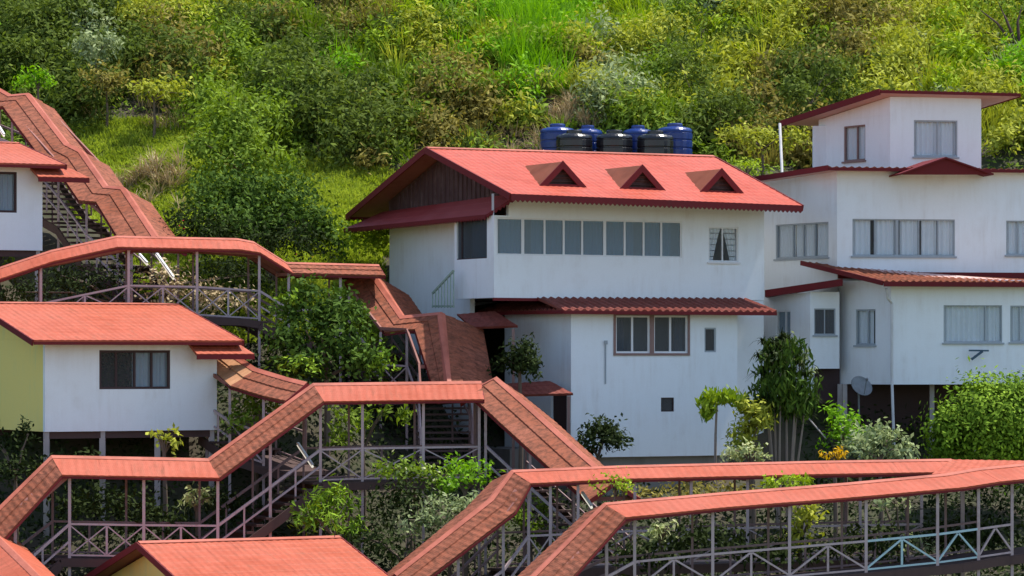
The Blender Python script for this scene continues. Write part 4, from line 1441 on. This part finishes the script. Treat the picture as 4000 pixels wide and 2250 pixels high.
plant('flowering_shrub', 'small red flowering plant beside the crest of the arched roof', 'plant', [(715, 905, 102.8, 25, 16)], 'green', 80, .1, mat2='red', trunk=False)
plant('flowering_shrub', 'small red flowering plant behind the lower step of the arched roof', 'plant', [(1172, 1016, 103.9, 30, 14)], 'green', 80, .1, mat2='red', trunk=False)
plant('shrub', 'bright creeper bush between the large dark tree and the shaded house flank', 'shrub',
      [(1420, 960, 109.5, 110, 80), (1360, 900, 110.0, 70, 60), (1480, 930, 109.5, 50, 80)], 'lime', 80, .15, trunk=False)

plant('shrub', 'dark pointed shrub at the left edge under the yellow side wall', 'shrub',
      [(95, 1700, 93.0, 28, 60), (20, 1740, 93.2, 70, 50), (60, 1850, 92.4, 90, 70)], 'dark', 100, .16)
plant('shrub', 'dark overgrown bank of leaves behind the front long walkway', 'shrub',
      [(2750, 2120, 86.2, 200, 70), (3050, 2170, 86.6, 180, 60), (2500, 2180, 85.4, 160, 60), (3400, 2150, 87.2, 200, 70), (3750, 2110, 88.6, 220, 80)], 'dark', 60, .2, trunk=False)
plant('shrub', 'dark shrubbery behind the left railing of the zigzag walkway, under the lodge', 'shrub',
      [(420, 2000, 92.4, 200, 90), (620, 2060, 92.4, 150, 70), (900, 1990, 92.8, 100, 80), (300, 1830, 94.0, 160, 50)], 'dark', 60, .2, trunk=False)
lp = thing('leaning_pole', 'thin pale pole leaning beside the tall drooping plant', 'pole', P(3228, 1715, 97.6))
lm_ = MB(); lm_.tube([P(3128, 1598, 98.0), P(3228, 1715, 97.6)], .022, 6); lm_.build('pole', M['stilt'], lp)

# dracaena-like tall plant
dt = thing('dracaena_tree', 'tall narrow plant with thin pale stems and a dark drooping crown at the annex corner', 'tree', (P(3060, 1790, 98.4).x, 98.4, H(P(3060, 1790, 98.4).x, 98.4)))
tips = [(3070, 1345, 98.4), (3020, 1400, 98.1), (3125, 1410, 98.5), (2985, 1480, 98.3), (3110, 1500, 98.0), (3050, 1440, 97.9), (3150, 1560, 98.4), (3000, 1570, 98.1)]
sm = MB()
for i, tp in enumerate(tips):
    e = P(*tp); b = V3((dt.location.x + (-.15 if i % 2 else .12), 98.4, dt.location.z - .3))
    sm.tube([b, b.lerp(e, .5) + V3((0, 0, .0)), e], [.05, .035, .022], 6)
sm.build('stem', M['stem'], dt)
CC = np.array([list(P(*t)) for t in tips for _ in range(5)]) + RNG.normal(size=(len(tips) * 5, 3)) * np.array([.16, .16, .25])
V, Q, tn = blades(CC, np.full(len(CC), .5), 1.4, .075, 20, .02, droop=1.9)
dob = quads_obj('foliage', V, Q, tn, LM['dark'], dt)
C, Nn, tn = crown_pts([blob_px(*b) for b in ((3060, 1420, 98.3, 85, 85), (3060, 1520, 98.2, 105, 85), (3020, 1610, 98.2, 75, 65), (3120, 1600, 98.2, 75, 65))], 150)
leaf_mesh('foliage', C, Nn, RNG.uniform(.16, .34, len(C)), np.full(len(C), .08), tn, LM['deep'], dt, drop=2.0)
C, Nn, tn = crown_pts([blob_px(3065, 1350, 98.4, 60, 30), blob_px(3010, 1390, 98.0, 45, 28), blob_px(3125, 1400, 98.3, 45, 30), blob_px(3170, 1470, 98.2, 22, 30)], 60)
leaf_mesh('bloom', C, Nn, np.full(len(C), .16), np.full(len(C), .08), tn, LM['silver'], dt)

# papaya
pt_ = thing('papaya_tree', 'small papaya tree with umbrella of drooping leaves against the annex wall', 'tree', (P(2790, 1790, 98.0).x, 98.0, H(P(2790, 1790, 98.0).x, 98.0)))
tp = P(2800, 1575, 98.0)
pm = MB(); pm.tube([V3((pt_.location.x, 98.0, pt_.location.z - .3)), P(2795, 1700, 98.0), tp], [.05, .04, .03], 7); pm.build('trunk', M['stem'], pt_)
C, Nn, tn = crown_pts([blob_px(*b) for b in ((2760, 1600, 98.0, 26, 48), (2790, 1560, 98.0, 50, 24), (2840, 1555, 97.9, 50, 26), (2750, 1630, 97.9, 16, 40), (2885, 1590, 97.8, 26, 40))], 190, .2)
leaf_mesh('foliage', C, Nn, RNG.uniform(.16, .3, len(C)), RNG.uniform(.07, .12, len(C)), tn, LM['lime'], pt_, drop=1.5)

# ---- distinct hillside plants
G_ = 'shrubs on the hillside'
hill = [
    ('shrub', 'bright green leafy bush beside the top of the highest stairway roof', [(125, 310, 118, 60, 50), (170, 330, 118, 40, 40)], 'bright', .16),
    ('shrub', 'tall silver green shrub standing before the dark hollow at upper left', [(360, 210, 124, 60, 80), (330, 180, 124, 60, 50), (430, 190, 124, 40, 60)], 'silver', .16),
    ('shrub', 'olive bush below the tall silver green shrub', [(390, 340, 122, 80, 75), (440, 320, 122, 50, 50)], 'olive', .15),
    ('shrub', 'dark mass of bushes in the upper left corner', [(110, 110, 129, 150, 120), (230, 90, 130, 120, 120), (60, 230, 126, 110, 80)], 'shade', .18),
    ('shrub', 'dark bush right of the tall silver green shrub', [(520, 250, 126, 100, 80), (600, 170, 127, 90, 70)], 'shade', .18),
    ('shrub', 'yellow green bush at the top edge, left of the picture centre', [(640, 50, 132, 170, 70), (520, 60, 131, 90, 60)], 'yellow', .17),
    ('shrub', 'yellow green low bush above the dry straw patch', [(640, 370, 121.5, 120, 50), (560, 350, 121.5, 50, 40)], 'yellow', .16),
    ('shrub', 'dark bush standing just above the light crowned tree', [(1220, 330, 123, 100, 75), (1130, 370, 122, 80, 60)], 'shade', .18),
    ('shrub', 'dark shaded thicket above the left end of the main ridge', [(1330, 420, 120, 140, 80), (1500, 460, 119.5, 130, 60), (1200, 440, 120, 110, 60)], 'shade', .17),
    ('shrub', 'dark brown bush at the top left of the bright grass', [(1450, 100, 131, 110, 70), (1380, 130, 130, 60, 60)], 'olive', .17),
    ('shrub', 'grey green shrub above the left end of the main ridge', [(1800, 360, 121, 110, 70), (1720, 300, 122, 90, 60)], 'green', .16),
    ('shrub', 'purple brown dark bush above the right blue tank', [(2650, 270, 124, 60, 75), (2740, 330, 123, 60, 70)], 'shade', .15),
    ('shrub', 'round black green bush left of the top room', [(2860, 440, 120, 90, 70), (2790, 400, 121, 60, 60)], 'shade', .16),
    ('shrub', 'wide olive brown bush above the top room roof', [(3300, 190, 128, 120, 80), (3220, 260, 126, 90, 60), (3400, 230, 127, 80, 60)], 'olive', .18),
    ('shrub', 'dark shaded bush touching the left eave of the top room', [(3230, 300, 122, 110, 70), (3100, 380, 120.5, 80, 60)], 'shade', .17),
    ('shrub', 'yellow olive bush between the last dormer and the top room', [(2870, 540, 117.5, 80, 50), (2960, 560, 117.2, 80, 60), (3100, 560, 117, 70, 70)], 'yellow', .16),
    ('shrub', 'bright lime cushion of leaves at the right end of the main ridge', [(2915, 665, 113.5, 75, 38)], 'lime', .12),
    ('shrub', 'yellow green bush at the right edge beside the top room', [(3920, 560, 118, 70, 90), (3990, 480, 119, 60, 70)], 'yellow', .17),
    ('shrub', 'bright green bush at the right edge above the top room roof', [(3960, 290, 124, 70, 60)], 'bright', .17),
    ('shrub', 'yellow green bush in the middle of the slope, right of the bright grass', [(2480, 180, 129, 130, 90), (2600, 120, 131, 110, 70)], 'yellow', .17),
    ('shrub', 'grey green bush above the middle black tank', [(2430, 350, 122, 120, 70), (2540, 400, 121, 90, 60)], 'silver', .14),
]
for nm, lab, bl, kd, sz in hill:
    plant(nm, lab, 'shrub', bl, kd, 60, sz * 1.3, limbs=4, group=G_, trunk=True, trunk_r=.05)
# tree with dark forked branches at top right
tr = plant('leafy_tree', 'loose leaved tree with dark forking branches in the top right corner', 'tree',
           [(3900, 60, 131, 130, 70), (3840, 160, 130, 100, 60), (4020, 120, 130, 100, 80)], 'green', 34, .18, trunk=False)
tm = MB()
b = P(4010, 330, 129.2)
for e in ((3830, 40), (3900, 10), (3790, 120), (3990, 30)):
    q = P(e[0], e[1], 129.6)
    tm.tube([b - UP * 2.0, P(3985, 210, 129.2), P((e[0] + 3960) / 2, (e[1] + 140) / 2, 129.4), q], [.1, .08, .05, .02], 6)
tm.build('trunk', M['deck'], tr)
grass_clump('large bright green clump of tall grass high on the slope above the tanks', 2090, 0, 129.5, 1500, 2.0, 'bright', spread=1.1)
grass_clump('second bright green tall grass clump just below the large one', 2080, 0, 125.5, 1000, 1.7, 'bright', spread=.8)
grass_clump('bright green fountain of grass left of the main ridge, in front of a dark thicket', 1430, 0, 122.6, 700, 1.5, 'bright', spread=.6)
grass_clump('single bright upright grass tuft above the light crowned tree', 900, 0, 121.0, 240, 1.6, 'lime', lean=.5, spread=.2, width=.07)
grass_clump('small bright grass tuft poking over the left end of the main ridge', 1722, 0, 114.5, 260, 1.9, 'lime', lean=.35, spread=.22)
grass_clump('pale yellow green reeds at the right, above the dark bush by the tanks', 2640, 0, 129.0, 400, 1.9, 'lime', lean=.35, spread=.6)
grass_clump('dry straw heap on the bank left of the light crowned tree', 590, 0, 117.0, 900, 1.0, 'dry', lean=1.5, spread=.8, name='straw_heap', cat='dry grass')
grass_clump('tan dry grass streak running down behind the tanks', 2250, 0, 121.0, 700, 1.0, 'dry', lean=1.5, spread=.7, name='straw_heap', cat='dry grass')
grass_clump('fallen dry twigs left of the blue tanks', 1960, 0, 117.4, 450, .9, 'dry', lean=1.6, spread=.7, name='straw_heap', cat='dry grass')

# ---- hillside cover, too much to count
OVK = 1.5528
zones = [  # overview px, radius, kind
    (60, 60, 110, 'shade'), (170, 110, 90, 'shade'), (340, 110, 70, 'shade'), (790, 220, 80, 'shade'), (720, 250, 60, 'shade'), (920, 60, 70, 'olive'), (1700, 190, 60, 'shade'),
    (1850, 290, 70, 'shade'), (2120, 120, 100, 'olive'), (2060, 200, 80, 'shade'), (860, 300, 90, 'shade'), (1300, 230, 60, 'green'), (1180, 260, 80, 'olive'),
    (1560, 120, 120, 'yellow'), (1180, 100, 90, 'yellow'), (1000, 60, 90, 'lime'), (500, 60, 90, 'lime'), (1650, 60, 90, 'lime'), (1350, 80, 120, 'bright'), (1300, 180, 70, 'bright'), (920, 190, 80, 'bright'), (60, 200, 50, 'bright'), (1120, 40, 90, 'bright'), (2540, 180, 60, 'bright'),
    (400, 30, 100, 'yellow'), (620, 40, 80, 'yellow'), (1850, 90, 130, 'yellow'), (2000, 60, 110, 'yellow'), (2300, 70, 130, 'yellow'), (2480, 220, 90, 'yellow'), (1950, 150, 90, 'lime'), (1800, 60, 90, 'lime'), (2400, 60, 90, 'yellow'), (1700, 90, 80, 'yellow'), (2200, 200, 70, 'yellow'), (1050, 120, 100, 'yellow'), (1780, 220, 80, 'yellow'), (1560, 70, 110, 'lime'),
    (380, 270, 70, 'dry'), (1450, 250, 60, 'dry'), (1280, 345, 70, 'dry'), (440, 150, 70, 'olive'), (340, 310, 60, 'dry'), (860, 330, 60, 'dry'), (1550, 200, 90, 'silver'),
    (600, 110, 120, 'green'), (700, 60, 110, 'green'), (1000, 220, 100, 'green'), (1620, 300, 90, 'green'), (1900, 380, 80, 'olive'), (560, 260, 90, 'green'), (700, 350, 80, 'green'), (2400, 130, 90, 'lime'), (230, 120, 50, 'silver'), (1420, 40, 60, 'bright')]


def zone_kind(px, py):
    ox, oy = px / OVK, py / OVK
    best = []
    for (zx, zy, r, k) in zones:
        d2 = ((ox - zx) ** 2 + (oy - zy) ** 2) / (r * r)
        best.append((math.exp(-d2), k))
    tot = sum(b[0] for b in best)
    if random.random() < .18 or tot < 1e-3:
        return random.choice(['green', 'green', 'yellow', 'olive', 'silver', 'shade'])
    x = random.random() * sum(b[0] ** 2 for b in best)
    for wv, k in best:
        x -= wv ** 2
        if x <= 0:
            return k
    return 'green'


def on_bank(px, py):
    px = np.asarray(px, float); py = np.asarray(py, float)
    a = (px < 800) & (py > 470) & (px > 60)
    b = (px >= 800) & (px < 1640) & (py > 545 + (px - 1000) * .24)
    return a | b


acc = {k: [] for k in LM}
gacc = {k: [] for k in LM}
cnt = 0
while cnt < 1600:
    y = random.uniform(112, 146); x = random.uniform(-.215, .215) * y
    if 6.5 < x < 19 and y < 118.5: continue
    if -4.5 < x < 8 and y < 112.5: continue
    z = H(x, y)
    px, py = pxy((x, y, z + .4))
    if py > 900 or py < -140: continue
    if on_bank(px, py): continue      # the mown bank and the stairs
    # keep the stairs and tanks clear
    if 2050 < px < 2760 and y < 118.4: continue
    if px < 700 and y < 118 - 8 * (px / 700): continue
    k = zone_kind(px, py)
    cnt += 1
    if k in ('bright', 'lime', 'dry') and random.random() < .75 or (k in ('yellow', 'green', 'olive', 'silver') and random.random() < .68):
        gacc[k].append((x, y, z))
        if k == 'dry': continue
        if random.random() < .7: continue
    r = random.uniform(.4, 1.15) * (1.2 if k in ('shade', 'olive') else 1.0)
    acc[k].append((x, y, z + r * .3, r, r, r * random.uniform(.75, 1.5)))
names = {'shade': 'dark_scrub', 'green': 'green_scrub', 'bright': 'bright_scrub', 'yellow': 'yellow_scrub', 'lime': 'lime_scrub', 'olive': 'brown_scrub', 'silver': 'silver_scrub'}
for k, bl in acc.items():
    if not bl or k not in names: continue
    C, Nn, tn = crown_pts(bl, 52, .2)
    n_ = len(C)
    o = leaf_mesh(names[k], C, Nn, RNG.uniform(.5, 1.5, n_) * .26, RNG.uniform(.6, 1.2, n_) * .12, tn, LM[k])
    tag(o, {'shade': 'dark green scrub in the hollows of the hillside', 'green': 'mid green scrub covering the hillside', 'bright': 'bright green scrub patches on the hillside',
            'yellow': 'yellowish scrub covering the upper hillside', 'lime': 'lime coloured scrub patches on the hillside', 'olive': 'brownish scrub patches on the hillside',
            'silver': 'grey green scrub patches on the hillside'}[k], 'scrub', kind='stuff')
for k, pts in gacc.items():
    if not pts: continue
    C = np.array(pts); C[:, 2] -= .05
    if k == 'dry':
        V, Q, tn = blades(C, RNG.uniform(.5, 1.0, len(C)), 1.6, .03, 60, .5)
    else:
        V, Q, tn = blades(C, RNG.uniform(.7, 1.6, len(C)), .9, .06, 80, .55)
    o = quads_obj({'dry': 'dry_grass', 'bright': 'tall_grass', 'lime': 'pale_grass', 'yellow': 'yellow_grass', 'green': 'green_grass', 'olive': 'brown_grass', 'silver': 'grey_grass'}.get(k, 'grass'), V, Q, tn, LM[k])
    tag(o, {'dry': 'dry tan grass lying on the hillside', 'bright': 'bright green tall grass on the hillside', 'lime': 'pale lime tall grass on the hillside', 'yellow': 'yellowish tall grass on the hillside', 'green': 'mid green tall grass on the hillside', 'olive': 'brownish tall grass on the hillside', 'silver': 'grey green tall grass on the hillside'}.get(k, 'grass'), 'grass', kind='stuff')

# general undergrowth over the whole hill so no bare earth shows
ng = 82000
y = RNG.uniform(109, 152, ng); x = RNG.uniform(-.25, .25, ng) * y
zz = hgt(x, y)
keep = ~(((x > 6) & (x < 19) & (y < 117)) | ((x > -4) & (x < 8.5) & (y < 111.5)) | on_bank(CX + F * x / y, HZ - F * zz / y))
x, y = x[keep], y[keep]
C = np.stack([x, y, hgt(x, y) + RNG.uniform(0, .3, len(x))], 1)
Nn = np.tile(np.array([0, -.35, .9]), (len(x), 1)) + RNG.normal(size=(len(x), 3)) * .4
o = leaf_mesh('undergrowth', C, Nn, RNG.uniform(.14, .32, len(x)), RNG.uniform(.06, .14, len(x)), np.clip(.45 + .4 * np.sin(x * 1.3 + np.sin(y)) * np.sin(y * 1.1) + RNG.uniform(-.3, .3, len(x)) + .15, 0, 1), LM['green'])
tag(o, 'low green undergrowth over the whole hillside', 'undergrowth', kind='stuff')

# mown bank on the left and the bright bank behind the tree
ng = 90000
y = RNG.uniform(104, 124, ng); x = RNG.uniform(-17, -2.6, ng)
zz = hgt(x, y)
px = CX + F * x / y; py = HZ - F * zz / y
keep = on_bank(px, py) & ((px < 1500) | (y > 111)) & (px > 250 + (118.5 - y) * 26)
x, y = x[keep], y[keep]
C = np.stack([x, y, hgt(x, y) - .02], 1)[:26000]
tn = .5 + .3 * np.sin(C[:, 0] * 1.7 + C[:, 1]) * np.sin(C[:, 1] * 2.9 + C[:, 2] * 2)
V, Q, tn = blades(C, RNG.uniform(.14, .34, len(C)), 1.1, .05, 7, .1, tn, segs=2)
o = quads_obj('bank_grass', V, Q, tn, LM['turf'])
tag(o, 'short bright creeping grass on the bank behind the arched walkway', 'grass', kind='stuff')

# garden ground cover among the walkways
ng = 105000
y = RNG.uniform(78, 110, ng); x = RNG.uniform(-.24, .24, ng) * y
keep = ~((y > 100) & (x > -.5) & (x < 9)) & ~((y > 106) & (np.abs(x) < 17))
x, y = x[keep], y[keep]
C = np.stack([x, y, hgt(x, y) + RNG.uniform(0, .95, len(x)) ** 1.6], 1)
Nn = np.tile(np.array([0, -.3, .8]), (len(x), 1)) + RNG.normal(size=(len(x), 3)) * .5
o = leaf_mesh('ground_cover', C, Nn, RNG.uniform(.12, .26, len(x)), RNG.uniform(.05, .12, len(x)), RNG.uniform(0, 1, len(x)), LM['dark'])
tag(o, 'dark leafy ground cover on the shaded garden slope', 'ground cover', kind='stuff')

# ================================================================== GROUND
gm, nt, bs, _ = newmat('earth_and_grass')
pos = N(nt, 'ShaderNodeNewGeometry').outputs['Position']
n1 = noise(nt, pos, .5, 6); n2 = noise(nt, pos, 4, 5, .7)
c = mixc(nt, ramp(nt, n1, .42, .6), (.035, .042, .013), (.06, .044, .026))
c = mixc(nt, ramp(nt, n2, .45, .75), c, (.06, .05, .03))
sp_ = N(nt, 'ShaderNodeSeparateXYZ'); nt.links.new(pos, sp_.inputs[0])
mr = N(nt, 'ShaderNodeMapRange'); mr.inputs['From Min'].default_value = 66; mr.inputs['From Max'].default_value = 76
nt.links.new(sp_.outputs['Y'], mr.inputs['Value'])
c = mixc(nt, mr.outputs[0], (.20, .21, .09), c)
nt.links.new(c, bs.inputs['Base Color']); bs.inputs['Roughness'].default_value = .95
xs = np.concatenate([np.linspace(-220, -32, 16), np.linspace(-30, 30, 101), np.linspace(32, 220, 16)])
ys = np.concatenate([np.linspace(-40, 74, 24), np.linspace(75, 150, 151), np.linspace(153, 260, 30)])
XX, YY = np.meshgrid(xs, ys)
ZZ = hgt(XX, YY)
V = np.stack([XX, YY, ZZ], -1).reshape(-1, 3)
idx = np.arange(len(ys) * len(xs)).reshape(len(ys), len(xs))
Q = np.stack([idx[:-1, :-1], idx[:-1, 1:], idx[1:, 1:], idx[1:, :-1]], -1).reshape(-1, 4)
go = quads_obj('hillside_ground', V, Q, np.zeros(len(V)), gm)
go.data.polygons.foreach_set('use_smooth', [True] * len(go.data.polygons))
tag(go, kind='structure')

# ================================================================== LIGHT, SKY, CAMERA
sd = V3((.36, .17, .92)).normalized()
sl = bpy.data.lights.new('sun', 'SUN'); sl.energy = 4.2; sl.angle = R(.53); sl.color = (1, .955, .88)
so = bpy.data.objects.new('sun', sl); COL.objects.link(so)
so.rotation_euler = sd.to_track_quat('Z', 'Y').to_euler(); so.location = (30, 60, 80)
wd = bpy.data.worlds.new('World'); scene.world = wd; wd.use_nodes = True
nt = wd.node_tree
bg = nt.nodes.get('Background') or nt.nodes.new('ShaderNodeBackground')
sk = nt.nodes.new('ShaderNodeTexSky'); sk.sky_type = 'NISHITA'; sk.sun_disc = False
sk.sun_elevation = math.asin(sd.z); sk.sun_rotation = math.atan2(sd.x, sd.y)
nt.links.new(sk.outputs[0], bg.inputs[0]); bg.inputs[1].default_value = .15
cam = bpy.data.cameras.new('camera'); co = bpy.data.objects.new('camera', cam); COL.objects.link(co)
co.location = (0, 0, 0); co.rotation_euler = (R(90), 0, 0)
cam.sensor_width = 36; cam.lens = 36 * F / 4000
cam.shift_y = (HZ - 1125) / 4000
cam.clip_start = .5; cam.clip_end = 1500
scene.camera = co
vs = scene.view_settings
vs.view_transform = 'Standard'; vs.look = 'None'; vs.exposure = .6; vs.gamma = 1
try:
    vs.use_curve_mapping = False
except Exception:
    pass
for o in bpy.data.objects:
    if '_w' in o: del o['_w']
